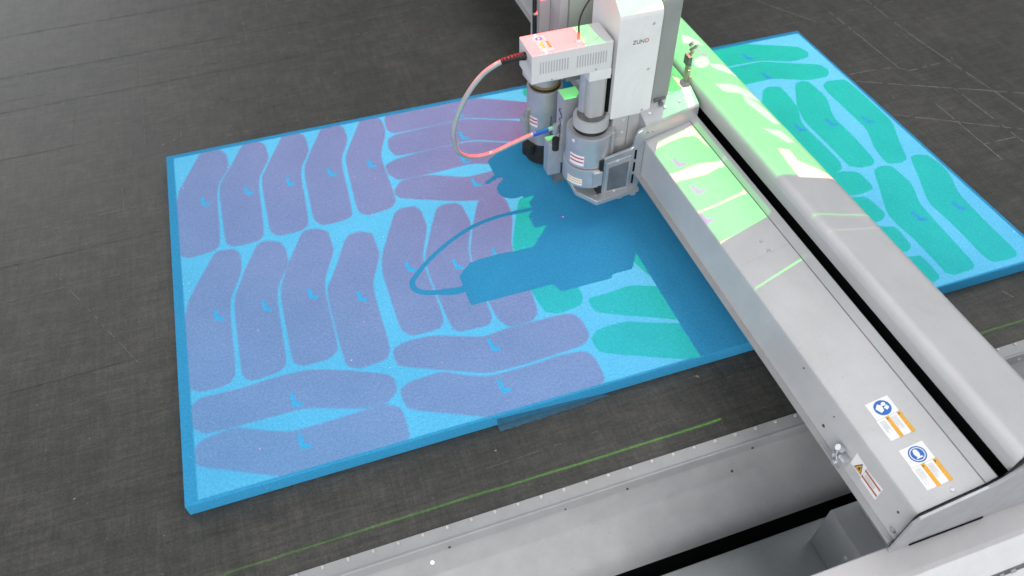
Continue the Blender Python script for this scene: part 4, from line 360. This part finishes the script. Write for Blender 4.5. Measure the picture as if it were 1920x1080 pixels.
# torn wisp of film under the front edge
bm = bmesh.new(); prev = None; K = 40
for i in range(K + 1):
    t = i / K; x = .455 + t * .185
    w = .0070 * (1 - t) ** .7 * (1 + .10 * math.sin(i * 2.1)) + random.uniform(-.0012, .0012) + .001
    if i < 3: w *= .75 + .08 * i
    y = -.8190; z1 = .0185 * (1 - t) ** .8 + .0008
    cur = [bm.verts.new((x, y + .0006, z1)), bm.verts.new((x, y - .0028, z1 * .45 + .001)), bm.verts.new((x + .001, y - .004 - w * .45, .0016)), bm.verts.new((x + .002, y - .004 - max(w, .001), .0008))]
    if prev:
        for k in range(3): bm.faces.new((prev[k], prev[k + 1], cur[k + 1], cur[k]))
    prev = cur
tag(put("film_scrap", bm, m_film, None, True, 60), "thin wispy scrap of blue film sticking out under the front edge of the foam", "film scrap")

# ============================================================ GANTRY
G = thing("gantry_beam", (.95, -.5, .11), "long light grey gantry beam spanning the foam board with warning stickers near its end", "gantry")
Y0, Y1 = -1.1975, 1.6
low = [(.8485, .112), (.8485, .182), (.8500, .1862), (.8535, .1884), (.9318, .2092), (.9318, .112)]
put("front_cover", prism(low, Y0, Y1, 'Y', 0), m_paint, G, True, 20)
put("groove", prism([(.9318, .15), (.9318, .2070), (.9334, .2074), (.9334, .15)], Y0, Y1, 'Y'), m_ink, G)
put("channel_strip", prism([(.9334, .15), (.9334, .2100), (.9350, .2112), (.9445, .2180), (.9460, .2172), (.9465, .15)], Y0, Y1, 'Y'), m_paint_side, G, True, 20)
put("channel_gap", prism([(.9466, .15), (.9466, .170), (.9745, .170), (.9745, .2258), (.9758, .2258), (.9758, .15)], Y0, Y1, 'Y'), m_void, G)
cov = [(.9760, .15), (.9760, .2262), (.9548, .2262), (.9500, .2480), (.9500, .2535), (.9515, .2580), (.9545, .2608), (.9590, .2620), (.9660, .2612), (1.0400, .2450), (1.0470, .2425), (1.0525, .2385), (1.0558, .2330), (1.0565, .2270), (1.0565, .15)]
put("top_cover", prism(cov, Y0 - .002, Y1, 'Y'), m_paint, G, True, 60)
put("underside", box(.8505, 1.05, Y0 + .01, Y1, .1085, .1500, .001), m_darkmetal, G)
put("bottom_flange", prism([(.8405, .1085), (.8405, .1115), (.8484, .1135), (.8484, .1085)], Y0, Y1, 'Y', .0004, 1), m_rail, G)
# end plate with black gasket
ep = [(.843, .104), (.843, .180), (.849, .1895), (.9330, .2125), (.948, .2215), (.9515, .240), (.953, .262), (.960, .2655), (.986, .2615), (1.033, .2505), (1.050, .2450), (1.058, .2390), (1.062, .2290), (1.062, .104)]
put("gasket", prism(ep, Y0 - .0045, Y0 - .0021, 'Y'), m_black, G)
cx, cz = .95, .17
ep2 = [(cx + (a - cx) * 1.00 + (-.004 if a < cx else .006), cz + (b_ - cz) * 1.03 + (.000 if b_ < cz else .0015)) for a, b_ in ep]
put("end_plate", prism(ep2, Y0 - .0085, Y0 - .0046, 'Y', .0005, 1), m_alu_soft, G)
put("shade_strip", box(.868, .978, Y0 - .0098, Y0 - .0086, .1030, .1075, 0), m_void, G)  # black strip paints the shadow gap under the end plate
# panel seam and screws on the front cover
bu = Vector((.085, 0, .0226)).normalized(); bn = Vector((-.0226, 0, .085)).normalized()
def on_beam(x, y, lift=0):
    return Vector((x, y, .1884 + (x - .8535) * .2657)) + bn * lift
bm = bmesh.new(); o0 = on_beam(.8540, -.7850, .0002); o1 = on_beam(.9310, -.7850, .0002)
f = bm.faces.new([bm.verts.new(o0), bm.verts.new(o1), bm.verts.new(o1 + Vector((0, .0007, 0))), bm.verts.new(o0 + Vector((0, .0007, 0)))])
put("panel_seam", bm, m_greyprint, G)
for x, y in ((.9007, -.7598), (.9011, -.7804), (.8977, -1.1895)):
    put("screw", disc(on_beam(x, y), .0030, .0012, bn), m_alu, G, True)
for y, z, r in ((-1.0381, .132, .0026), (-.9699, .1742, .0012), (-1.1805, .157, .0017), (-1.045, .165, .001)):
    put("screw", disc((.8485, y, z), r, .001, (-1, 0, 0)), m_ink, G)
put("screw", disc((.8485, -1.190, .1265), .0040, .004, (-1, 0, 0)), m_alu, G, True)
# toggle latch on the side face
b = box(.8350, .8485, -1.0965, -1.0850, .121, .140, .002)
merge(b, disc((.8440, -1.0800, .1420), .0055, .008, (-.7, .3, .6)), 0); merge(b, disc((.8400, -1.0790, .1300), .0050, .007, (-.9, .3, .2)), 0); merge(b, disc((.8380, -1.086, .1240), .004, .006, (-1, 0, 0)), 0)
merge(b, tube([(.842, -1.076, .143), (.836, -1.083, .135), (.836, -1.094, .128)], .0014, 8, 4), 0)
put("latch", b, m_alu, G, True)

# warning stickers: white plate, round blue sign, two text columns with amber bars
def instruction_sticker(y_top, x0, x1, kind):
    o = on_beam(x0, y_top, .0003); u = bu; v = Vector((0, -1, 0)); w = (x1 - x0) * 1.035
    # lift along +bn : u x v points down, so build with negative lift
    def q(bm, pts, lift, mat=0): quad_on(bm, o, u, v, pts, -lift, mat)
    bm = bmesh.new(); q(bm, [(0, 0), (w, 0), (w, .0245), (0, .0245)], 0); q(bm, [(-.001, .0250), (w - .0005, .0250), (w - .0005, .0545), (-.001, .0545)], 0)
    st = put("instruction_sticker", bm, m_sticker, G)
    bm = bmesh.new()
    q(bm, [(w * .52 + .0105 * math.cos(k * math.pi / 18), .0125 + .0105 * math.sin(k * math.pi / 18)) for k in range(36)], .0003)
    put("round_sign", bm, m_blue, st)
    bm = bmesh.new()
    if kind == 'manual':        # open booklet and a reader
        q(bm, [(w * .52 - .0085, .0110), (w * .52 - .0035, .0060), (w * .52 + .0010, .0095), (w * .52 - .0005, .0165), (w * .52 - .0050, .0185)], .0005)
        q(bm, [(w * .52 + .0035 + .0028 * math.cos(k * .5236), .0085 + .0026 * math.sin(k * .5236)) for k in range(12)], .0005)
        q(bm, [(w * .52 + .0012, .0135), (w * .52 + .0062, .0105), (w * .52 + .0078, .0150), (w * .52 + .0035, .0175)], .0005)
    else:                       # white ring and a head with ear muffs
        for k in range(24):
            a0, a1 = k * math.pi / 12, (k + 1) * math.pi / 12
            q(bm, [(w * .52 + r_ * math.cos(a_), .0125 + r_ * math.sin(a_)) for r_, a_ in ((.0078, a0), (.0088, a0), (.0088, a1), (.0078, a1))], .0005)
        q(bm, [(w * .52 + .0033 * math.cos(k * .5236) - .0005, .0110 + .0052 * math.sin(k * .5236)) for k in range(12)], .0005)
        q(bm, [(w * .52 - .0045, .0178), (w * .52 - .0020, .0155), (w * .52 + .0025, .0155), (w * .52 + .0050, .0178)], .0005)
    put("pictogram", bm, m_sticker, st)
    for x in (w * .36, w * .86):
        bm = bmesh.new(); q(bm, [(x, .0246), (x + .0050, .0246), (x + .0050, .0550), (x, .0550)], .0004); put("amber_bar", bm, m_amber, st)
        bm = bmesh.new(); q(bm, [(x + .0008, .0262), (x + .0030, .0278), (x + .0008, .0294)], .0006); put("triangle_mark", bm, m_ink, st)
    bm = bmesh.new()
    for cx_ in (w * .06, w * .56):
        for k in range(5):
            ln = random.uniform(.012, .022); xx = cx_ + k * .0015
            q(bm, [(xx, .0275), (xx + .00045, .0275), (xx + .00045, .0275 + ln), (xx, .0275 + ln)], .0003)
    put("small_print", bm, m_greyprint, st)
instruction_sticker(-1.0555, .8760, .9060, 'manual')
instruction_sticker(-1.1245, .8750, .9050, 'ear')
# side sticker: white with triangular hazard sign and red bars
o = Vector((.8485, -1.0975, .1600)); u = Vector((0, -1, 0)); v = Vector((0, 0, -1))
def qs(bm, pts, lift, mat=0):
    bm.faces.new([bm.verts.new(o + u * a + v * b_ + Vector((-.0003 - lift, 0, 0))) for a, b_ in pts]).material_index = mat
bm = bmesh.new(); qs(bm, [(0, 0), (.022, .002), (.022, .026), (0, .026)], 0); qs(bm, [(.0225, .004), (.053, .0005), (.053, .029), (.0225, .029)], 0)
st = put("hazard_sticker", bm, m_sticker, G)
bm = bmesh.new(); qs(bm, [(.006, .0235), (.0145, .004), (.0205, .0225)], .0003); put("hazard_triangle", bm, m_ink, st)
bm = bmesh.new(); qs(bm, [(.0080, .0222), (.0144, .0068), (.0190, .0215)], .0005); put("hazard_sign", bm, m_amber, st)
bm = bmesh.new(); qs(bm, [(.0115, .0190), (.0140, .0115), (.0150, .0130), (.0165, .0190)], .0007); put("hazard_mark", bm, m_ink, st)
for b0 in (.0195, .0060):
    bm = bmesh.new(); qs(bm, [(.0215, b0), (.052, b0), (.052, b0 + .0032), (.0215, b0 + .0032)], .0004); put("red_bar", bm, m_orangered, st)
bm = bmesh.new()
for k in range(5): qs(bm, [(.025, .0115 + k * .0014), (.044, .0115 + k * .0014), (.044, .0119 + k * .0014), (.025, .0119 + k * .0014)], .0003)
put("small_print", bm, m_greyprint, st)

# near foot of the gantry going down to the lower guide
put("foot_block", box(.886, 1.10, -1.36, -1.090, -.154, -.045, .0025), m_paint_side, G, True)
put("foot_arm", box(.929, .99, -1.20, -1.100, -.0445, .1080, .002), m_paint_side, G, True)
put("foot_screw", disc((.886, -1.150, -.085), .0035, .0015, (-1, 0, 0)), m_steel, G)

# ============================================================ TOOL HEAD (front module)
H = thing("cutting_head", (.80, -.42, .08), "white and silver cutting head with looping hose mounted on the near side of the beam", "cutting head")
# tall white cover with rounded top
cvp = [(-.4350, .2270), (-.4350, .4120), (-.4335, .4180), (-.4290, .4225), (-.4000, .4420), (-.3700, .4500), (-.3300, .4520), (-.3300, .2270)]
b = prism(cvp, .7905, .8655, 'X', .0016, 2); put("module_cover", b, m_white, H, True, 30)
cvp2 = [(-.4250, .2300), (-.4250, .4200), (-.4230, .4260), (-.3950, .4420), (-.3650, .4500), (-.3200, .4515), (-.3200, .2300)]
put("side_panel", prism(cvp2, .8670, .9030, 'X', .0016, 2), m_panel, H, True, 30)
for x, z in ((.8500, .3970), (.8510, .3150), (.8500, .2340)):
    put("screw", disc((x, -.4350, z), .0028, .0006, (0, -1, 0)), m_alu_soft, H, True)
lg = put("logo_lettering", text_bm("ZUN", .0098, (.8165, -.4352, .3660), (1, 0, .0), (0, 0, 1)), m_ink, H)
put("logo_letter", text_bm("D", .0098, (.8380, -.4352, .3660), (1, 0, 0), (0, 0, 1)), m_red, H)
# vertical slide under the cover
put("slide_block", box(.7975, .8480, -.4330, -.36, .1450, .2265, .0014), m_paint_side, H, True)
put("slide_seam", box(.8265, .8272, -.4334, -.4329, .162, .226, 0), m_ink, H)
put("side_block", box(.8500, .8800, -.4240, -.36, .2110, .2300, .001), m_panel, H)
put("hidden_light_block", box(.8340, .9000, -.3290, -.2530, .2000, .4200, .001), m_darkmetal, H)  # added out of sight to stop projector light between the modules
for c in ((.8180, -.4330, .2185), (.8178, -.4330, .1925)):
    put("screw", disc(c, .0024, .001, (0, -1, 0)), m_steel, H, True)
put("slide_plate", box(.7945, .8230, -.4342, -.4331, .1645, .1810, .0004, 1), m_paint, H)
# tool spindle
A = (.7610, -.4210)
b = cyl(A, .0420, .1480, .2110, 56, .0018); merge(b, box(.7610, .7960, -.4520, -.385, .1475, .2105, .003)); put("spindle_housing", b, m_alu_soft, H, True, 40)
put("gap_ring", cyl(A, .0300, .2105, .2180, 40, 0), m_black, H, True)
put("collar", cyl(A, .0315, .2180, .2370, 48, .0015), m_paint_side, H, True, 40)
put("collar_seal", cyl(A, .0250, .2365, .2385, 40, 0), m_darkmetal, H, True)
ps = [(.7480, -.4050), (.7480, -.4260), (.7500, -.4310), (.7540, -.4345), (.7740, -.4345), (.7800, -.4300), (.7835, -.4230), (.7835, -.4050)]
put("shaft", prism(ps, .2380, .3280, 'Z', .001, 1), m_paint_side, H, True, 40)
put("shaft_cap", box(.7450, .7840, -.4348, -.395, .3120, .3300, .001), m_white, H)
b = cyl((.7500, -.4080), .0085, .2390, .3270, 24, .001); put("side_tube", b, m_alu_soft, H, True)
put("shade_plate", box(.7640, .7740, -.4665, -.4500, .0905, .1660, .001), m_black, H)  # thin black plate stands in for the shadow gap beside the window
put("shade_block", box(.7850, .7970, -.4250, -.38, .2150, .3100, .0005), m_void, H)  # solid black block stands in for shade between shaft and slide
put("lower_ring", cyl(A, .0450, .1060, .1470, 56, .003), m_alu_soft, H, True, 40)
put("ring_tab", box(.7520, .7700, -.4705, -.4580, .1130, .1440, .0015), m_alu_soft, H)
put("clip", box(.7530, .7650, -.4715, -.4640, .1430, .1460, .0008, 1), m_steel, H)
put("base_plate", prism([(.7560, -.4850), (.8450, -.4750), (.8450, -.3900), (.7300, -.3900), (.7300, -.4450)], .0800, .0900, 'Z', .001, 1), m_alu_soft, H, True)
put("nozzle", cyl((.800, -.415), .012, .0300, .0800, 24, .002, .005), m_steel, H, True)
def band(c, r, z0, z1, a0, a1, slant=0, n=10):
    bm = bmesh.new(); pr = None
    for i in range(n + 1):
        a = math.radians(a0 + (a1 - a0) * i / n); dz = slant * i / n
        cur = [bm.verts.new((c[0] + r * math.cos(a), c[1] + r * math.sin(a), z + dz)) for z in (z0, z1)]
        if pr: bm.faces.new((pr[0], cur[0], cur[1], pr[1]))
        pr = cur
    return bm
def striped(c, r, z0, z1, a0, a1, col, par):
    st = put("warning_label", band(c, r + .0003, z0, z1, a0, a1), m_sticker, par, True)
    h = z1 - z0
    for k in (.30, .66): put("stripe", band(c, r + .0006, z0 + h * k, z0 + h * (k + .13), a0 + 1, a1 - 1), col, st, True)
striped(A, .0420, .1540, .1760, 196, 236, m_red, H)
striped(A, .0450, .1120, .1270, 196, 236, m_amber, H)
put("set_screw", disc((A[0] - .0385, A[1] - .018, .2030), .0035, .0015, (-.9, -.42, 0)), m_steel, H, True)
# front bracket with window plate
YB = -.4640
br = [(.7720, .0780), (.7720, .1640), (.7745, .1695), (.8220, .1790), (.8260, .1830), (.8275, .2020), (.8315, .2110), (.8395, .2160), (.8470, .2175), (.8470, .0930), (.8350, .0800)]
bk = put("bracket_plate", prism(br, YB - .003, YB + .003, 'Y', .0008, 1), m_alu, H)
put("window_frame", prism([(.7760, .0900), (.7760, .1600), (.8230, .1680), (.8230, .0900)], YB - .0062, YB - .0031, 'Y', .0008, 1), m_alu_soft, bk)
put("window", prism([(.7805, .0980), (.7805, .1500), (.8185, .1560), (.8185, .0980)], YB - .0078, YB - .0063, 'Y', .0004, 1), m_window, bk)
for z in (.0990, .1270, .1550): put("slot", box(.8300, .8335, YB - .0040, YB - .0031, z, z + .0200, 0), m_void, bk)
for c in ((.7960, YB - .0062, .1625), (.7960, YB - .0062, .0935), (.7600, YB - .004, .0880)): put("screw", disc(c, .0026, .0012, (0, -1, 0)), m_steel, bk, True)
put("lower_block", box(.7700, .8450, -.4600, -.4000, .0905, .1460, .002), m_darkmetal, H)
for x in (.8110, .8390): put("foot_tab", box(x, x + .0110, -.4580, -.4480, .0560, .0800, .0025), m_alu_soft, H, True)
# strap over the beam
stp = [(-.4640, .1900), (-.4640, .2165), (-.4610, .2200), (-.4250, .2330), (-.3300, .2330), (-.3300, .1900)]
def strap_z(x): return (x - .8475) * .2657
bm = bmesh.new(); A_ = []; B_ = []
for (yy, zz) in stp:
    A_.append(bm.verts.new((.8472, yy, zz))); B_.append(bm.verts.new((.9460, yy, zz + .0225)))
n = len(stp)
for i in range(n): bm.faces.new((A_[i], A_[(i + 1) % n], B_[(i + 1) % n], B_[i]))
bm.faces.new(A_); bm.faces.new(B_[::-1]); bevel(bm, .0008, 1)
strap = put("carriage_strap", bm, m_alu_soft, H)
for x in (.8610, .8900, .9170):
    put("screw", disc((x, -.4440, .2268 + strap_z(x) * .86), .0032, .0018, (-.2, -.33, 1)), m_steel, strap, True)
for x in (.8520, .8610): put("hole", disc((x, -.4640, .2050), .0013, .0004, (0, -1, 0), 10), m_ink, strap)
b = box(.900, .9420, -.4240, -.3300, .2330, .2480, .002); put("carriage_block", b, m_alu_soft, H)
b = box(.8760, .8980, -.4300, -.4180, .2370, .2450, .001); merge(b, disc((.885, -.434, .239), .0045, .006, (0, -1, .3))); put("sensor", b, m_darkmetal, H)
# fittings standing beside the head, on the beam's channel
b = box(.9420, .9470, -.4150, -.4050, .2350, .2800, .001); merge(b, box(.9460, .9560, -.4010, -.3960, .2630, .2820, .001)); merge(b, box(.9440, .9480, -.4200, -.4180, .2200, .2700, .0005))
for k, c in enumerate(((.948, -.398, .284), (.952, -.392, .292), (.958, -.386, .300), (.953, -.396, .300), (.961, -.392, .307), (.956, -.384, .309))): merge(b, disc(c, .0032, .0075, (.3, -.5, .8), 12))
put("pipe_fittings", b, m_brass, H, True)
b = box(.9445, .9520, -.4060, -.3900, .2810, .2990, .001); put("fitting_block", b, m_darkmetal, H)

# power unit box
BX0, BX1, BY0, BY1, BZ0, BZ1 = .6455, .7835, -.4345, -.3735, .3285, .3800
pu = put("power_unit", box(BX0, BX1, BY0, BY1, BZ0, BZ1, .0022, 3), m_unit, H, True, 40)
put("unit_side", prism([(-.4200, .3180), (-.3780, .3120), (-.3780, .3284), (-.4300, .3284)], BX0 + .004, BX0 + .060, 'X', .001, 1), m_paint, pu)
bm = bmesh.new()
for k in range(11):
    x = .6590 + k * .0046; z0 = .3455; z1 = .3660
    merge(bm, box(x, x + .0019, BY0 - .0004, BY0 + .0002, z0, z1, 0))
put("vent_slots", bm, m_greyprint, pu)
bm = bmesh.new()
for k in range(12):
    x = .7215 + k * .0045
    merge(bm, box(x, x + .0019, BY0 - .0004, BY0 + .0002, .3440, .3650, 0))
put("vent_slots", bm, m_greyprint, pu)
for c in ((.6800, BY0, .3320), (.7560, BY0, .3340)): put("screw", disc(c, .0020, .0006, (0, -1, 0)), m_alu_soft, pu, True)
bm = bmesh.new(); T = BZ1 + .0003
def fq(bm, x0, x1, y0, y1, z, tilt=0): bm.faces.new([bm.verts.new((a, b_, z)) for a, b_ in ((x0, y0), (x1, y0), (x1, y1), (x0, y1))])
fq(bm, .6620, .6830, -.3990, -.3820, T); fq(bm, .6630, .6860, -.4300, -.3995, T); sk = put("unit_sticker", bm, m_sticker, pu)
bm = bmesh.new(); bm.faces.new([bm.verts.new((.6725 + .0055 * math.cos(k * .35), -.3905 + .0055 * math.sin(k * .35), T + .0003)) for k in range(18)]); put("round_sign", bm, m_blue, sk)
bm = bmesh.new(); bm.faces.new([bm.verts.new((.6730 + .0024 * math.cos(k * .7), -.3905 + .0030 * math.sin(k * .7), T + .0005)) for k in range(9)]); put("pictogram", bm, m_sticker, sk)
for x in (.6690, .6800):
    bm = bmesh.new(); fq(bm, x, x + .0042, -.4200, -.4010, T + .0003); put("amber_bar", bm, m_amber, sk)
put("connector_base", cyl((.7300, -.4180), .0050, BZ1, BZ1 + .0035, 20, .0008), m_sticker, pu, True)
put("signal_plug", cyl((.7300, -.4160), .0024, BZ1 + .0035, BZ1 + .0150, 14, .0006), m_copper, pu, True)
put("signal_cable", tube([(.7300, -.4160, .3950), (.7310, -.4120, .4060), (.7350, -.4080, .4170), (.7430, -.4040, .4290), (.7540, -.4000, .4400), (.7680, -.3950, .4520), (.790, -.385, .462), (.80, -.375, .474)], .0015, 10), m_black, pu, True)
# ribbed boot and hose
hp = [(.6450, -.4050, .3638), (.6290, -.407, .3660), (.6050, -.404, .3610), (.5740, -.404, .3450), (.5450, -.406, .3130), (.5240, -.408, .2730), (.5180, -.408, .2420), (.5270, -.397, .1980), (.5550, -.380, .1670), (.5940, -.364, .1520), (.6380, -.354, .1550), (.6800, -.350, .1625), (.7100, -.350, .1660), (.7260, -.350, .1680)]
put("hose", tube(hp, .0041, 16, 8), m_hose, H, True)
put("hose_boot", tube(hp[:3], .0062, 16, 10, lambda t: .0064 - .0012 * t + (.0006 if int(t * 20) % 2 else -.0004)), m_black, H, True)
put("seal_ring", disc((.6470, -.4045, .3640), .0072, .0030, (-1, -.1, .1)), m_redseal, H, True)
put("blue_sleeve", tube([(.6800, -.3500, .1625), (.6960, -.3500, .1645), (.7100, -.3500, .1660)], .0046, 14, 4), m_bluehose, H, True)
# small valve box between the two tools
vb = put("valve_box", box(.7300, .7640, -.3700, -.3380, .0980, .2400, .0016), m_alu_soft, H, True)
put("valve_lower", box(.7060, .7320, -.3660, -.3400, .0700, .1440, .002), m_alu_soft, H)
put("valve_foot", box(.7200, .7420, -.3660, -.3480, .0480, .0700, .001), m_darkmetal, H)
pts = []
for i in range(26):
    t = i / 25; pts.append((.7294, -.3585 + .0070 * math.sin(t * 24) * (.5 + .5 * math.cos(t * 5)), .2130 - t * .0750))
put("valve_writing", tube(pts, .0008, 6, 3), m_ink, vb)
put("valve_knob", cyl((.7190, -.366), .0065, .1300, .1560, 16, .001), m_black, H, True)
put("hose_joint", cyl((.7240, -.352), .0055, .1560, .1760, 16, .001), m_alu, H, True)
put("air_fitting", disc((.7660, -.3800, .2400), .0035, .012, (0, -.6, .6)), m_black, H, True)

# ============================================================ REAR MODULE
Rm = thing("rear_tool", (.745, -.25, .06), "round silver tool with black foot behind the white box under the grey tower", "cutting tool")
C2 = (.7390, -.2520)
put("tool_body", cyl(C2, .0345, .0750, .1960, 48, .0015), m_alu_soft, Rm, True, 40)
put("tool_rim", cyl(C2, .0300, .1960, .2010, 40, .0006), m_black, Rm, True)
put("amber_rim", cyl(C2, .0292, .2010, .2040, 40, .0004), m_olive, Rm, True)
put("tool_shaft", cyl(C2, .0265, .2040, .2720, 40, .001), m_alu_soft, Rm, True)
put("tool_foot", cyl(C2, .0370, .0300, .0740, 44, .004, .0345), m_black, Rm, True, 40)
put("side_pin", cyl((.7020, -.2580), .0045, .0900, .1500, 16, .0008), m_brass, Rm, True)
put("foot_knob", cyl((.7010, -.2700), .0130, .0560, .0780, 20, .002), m_black, Rm, True)
put("bracket", box(.6990, .7200, -.2500, -.2200, .0780, .1150, .003), m_alu_soft, Rm)
striped(C2, .0345, .1180, .1400, 196, 228, m_red, Rm)
put("slot", box(.7390, .7415, C2[1] - .0352, C2[1] - .0340, .0860, .1450, 0), m_darkmetal, Rm)
T2 = thing("rear_tower", (.82, -.2, .2), "tall grey module tower behind the white box, cut off by the top of the photo", "machine module")
put("front_panel", box(.7830, .8500, -.2520, -.1500, .1900, .3620, .0015), m_tower, T2, True)
put("corner_panel", box(.7660, .7826, -.2460, -.1500, .1900, .3620, .003), m_paint, T2, True)
put("side_column", box(.7460, .7656, -.2000, -.1500, .1900, .3360, .001), m_paint_side, T2)
put("shadow_gap_panel", box(.8506, .8700, -.2300, -.1500, .2300, .3620, .001), m_darkmetal, T2)  # dark panel stands in for the shadow gap beside the cover
put("screw", disc((.8400, -.2520, .3200), .0024, .0008, (0, -1, 0)), m_darkmetal, T2)
put("black_cable", tube([(.7360, -.2000, .2600), (.7345, -.2030, .3000), (.7350, -.2000, .3500)], .0042, 12), m_black, T2, True)
put("cable_clip", disc((.7350, -.2040, .3150), .005, .003, (0, -.3, 1)), m_alu, T2)

# ============================================================ OVERHEAD PROJECTOR
# lamp inside a closed case whose bottom is a coloured slide: every shape on the foam and on the machine is its light
pr = thing("projector", (PJ.x, PJ.y, SLIDE_Z), "overhead projector hanging above the table, outside the picture", "projector")
ld = bpy.data.lights.new("projector_lamp", 'POINT'); ld.energy = PROJ_ENERGY; ld.shadow_soft_size = .00012; ld.color = (1.0, .193, .139)
lo = bpy.data.objects.new("projector_lamp", ld); COL.objects.link(lo); lo.location = PJ - pr.location; lo.parent = pr
sc = (PJ.z - SLIDE_Z) / (PJ.z - FOAM_Z); OX, OY = PJ.x, PJ.y
def to_slide(p): return Vector((OX + (p[0] - OX) * sc, OY + (p[1] - OY) * sc))
Lsh = [(-.0068, .0155), (-.0012, .0140), (.0003, -.0035), (.0105, -.0085), (.0095, -.0132), (-.0050, -.0112)]
regions = []          # (material index, polygon), first hit wins
for c in L_CYAN: regions.append((3, [(c[0] + a, c[1] + b) for a, b in Lsh]))
for c in L_VIOLET: regions.append((4, [(c[0] + a, c[1] + b) for a, b in Lsh]))
for p in COVER_WHITE[:-1]: regions.append((9, p))
regions.append((0, COVER_WHITE[-1]))
for p in GREEN[-3:]: regions.append((2, p))
for p in PINK: regions.append((1, p))
for p in GREEN[:-3]: regions.append((2, p))
for p in HIDDEN: regions.append((2, p))
WIN = len(regions)
regions.append((0, [(.0146, -.0125), (1.4930, -.0190), (1.4890, -.8185), (1.0200, -.8190), (1.0120, -.8290), (.8010, -.8240), (.7900, -.8165), (.0150, -.8110)]))
def wob(x0, x1, y0, y1, w, n=46):
    up, dn = [], []; off = 0
    for i in range(n + 1):
        if random.random() < .22: off = random.uniform(-.0016, .0016)
        x = x0 + (x1 - x0) * i / n; y = y0 + (y1 - y0) * i / n + off; up.append((x, y + w)); dn.append((x, y - w))
    return up + dn[::-1]
regions.append((5, wob(-.35, .797, -.9010, -.9040, .0012)))
regions.append((8, wob(.7975, 1.10, -.9335, -.9310, .0014, 12)))
regions.append((5, wob(1.105, 1.62, -.8990, -.8970, .0010)))
regions.append((6, wob(.893, 1.01, -.9750, -.9640, .0009, 8)))
verts, edges, faces = [], [], []
def addpoly(ps):
    n0 = len(verts); verts.extend(to_slide(p) for p in ps); k = len(ps)
    edges.extend((n0 + i, n0 + (i + 1) % k) for i in range(k))
for _, ps in regions: addpoly(ps)
hw = .16
case = [(pr.location.x - hw, pr.location.y - hw), (pr.location.x + hw, pr.location.y - hw), (pr.location.x + hw, pr.location.y + hw), (pr.location.x - hw, pr.location.y + hw)]
n0 = len(verts); verts.extend(Vector(p) for p in case); edges.extend((n0 + i, n0 + (i + 1) % 4) for i in range(4))
# work in enlarged units so that the triangulation keeps its precision
vv = [(v - Vector((OX, OY))) * 10 for v in verts]
cv, ce, cf, *_rest = delaunay_2d_cdt(vv, edges, [], 1, 1e-6)
def inside(p, poly):
    x, y = p; c = False; j = len(poly) - 1
    for i in range(len(poly)):
        a, b = poly[i], poly[j]
        if (a[1] > y) != (b[1] > y) and x < (b[0] - a[0]) * (y - a[1]) / (b[1] - a[1]) + a[0]: c = not c
        j = i
    return c
polys = []
for mi, ps in regions:
    q = [to_slide(p) for p in ps]; q = [((v.x - OX) * 10, (v.y - OY) * 10) for v in q]
    polys.append((mi, q, min(a for a, b in q), max(a for a, b in q), min(b for a, b in q), max(b for a, b in q)))
window = polys[WIN][1]
bm = bmesh.new(); bv = [bm.verts.new((OX + v.x / 10, OY + v.y / 10, SLIDE_Z)) for v in cv]
for f in cf:
    cx_ = sum(cv[i].x for i in f) / len(f); cy_ = sum(cv[i].y for i in f) / len(f); mi = 7
    for m_, q, a0, a1, b0, b1 in polys:
        if m_ in (1, 2, 3, 4) and not inside((cx_, cy_), window): continue
        if a0 <= cx_ <= a1 and b0 <= cy_ <= b1 and inside((cx_, cy_), q): mi = m_; break
    try: fc = bm.faces.new([bv[i] for i in f]); fc.material_index = mi
    except ValueError: pass
def film(name, c):
    m = bpy.data.materials.new(name); m.use_nodes = True; n = m.node_tree.nodes; n.clear()
    t = n.new('ShaderNodeBsdfTransparent'); t.inputs[0].default_value = (*c, 1); o_ = n.new('ShaderNodeOutputMaterial')
    m.node_tree.links.new(t.outputs[0], o_.inputs[0]); return m
films = [film("clear_film", (.165, .36, .34)), film("pink_film", (.333, .01, .01)), film("green_film", (.0, .29, .02)), film("cyan_film", (.01, .25, .33)),
         film("violet_film", (.03, .03, .26)), film("bright_green_film", (.03, .75, .0)), film("thin_clear_film", (.03, .1, .1)), m_void, film("thin_green_film", (.0, .30, .0)), film("pale_film", (.045, .31, .28))]
put("slide", bm, films, pr)
cb = bmesh.new(); bmesh.ops.create_cube(cb, size=1); bmesh.ops.scale(cb, verts=cb.verts, vec=(2 * hw, 2 * hw, .26)); bmesh.ops.translate(cb, verts=cb.verts, vec=(PJ.x, PJ.y, SLIDE_Z + .13))
cb.faces.ensure_lookup_table(); bmesh.ops.delete(cb, geom=[f for f in cb.faces if f.calc_center_median().z < SLIDE_Z + .01], context='FACES_ONLY')
put("case", cb, m_darkmetal, pr)
# the little red pilot laser dot beside the tool
dot = disc((.7105, -.4400, .0266), .0013, .0002)
m_dot, N, L, B = new_mat("laser_dot"); B.inputs['Emission Color'].default_value = (1, .05, .35, 1); B.inputs['Emission Strength'].default_value = 1.3; B.inputs['Base Color'].default_value = (.8, .1, .3, 1)
tag(put("laser_dot", dot, m_dot), "small pink laser dot on the blue foam beside the spindle", "laser dot")
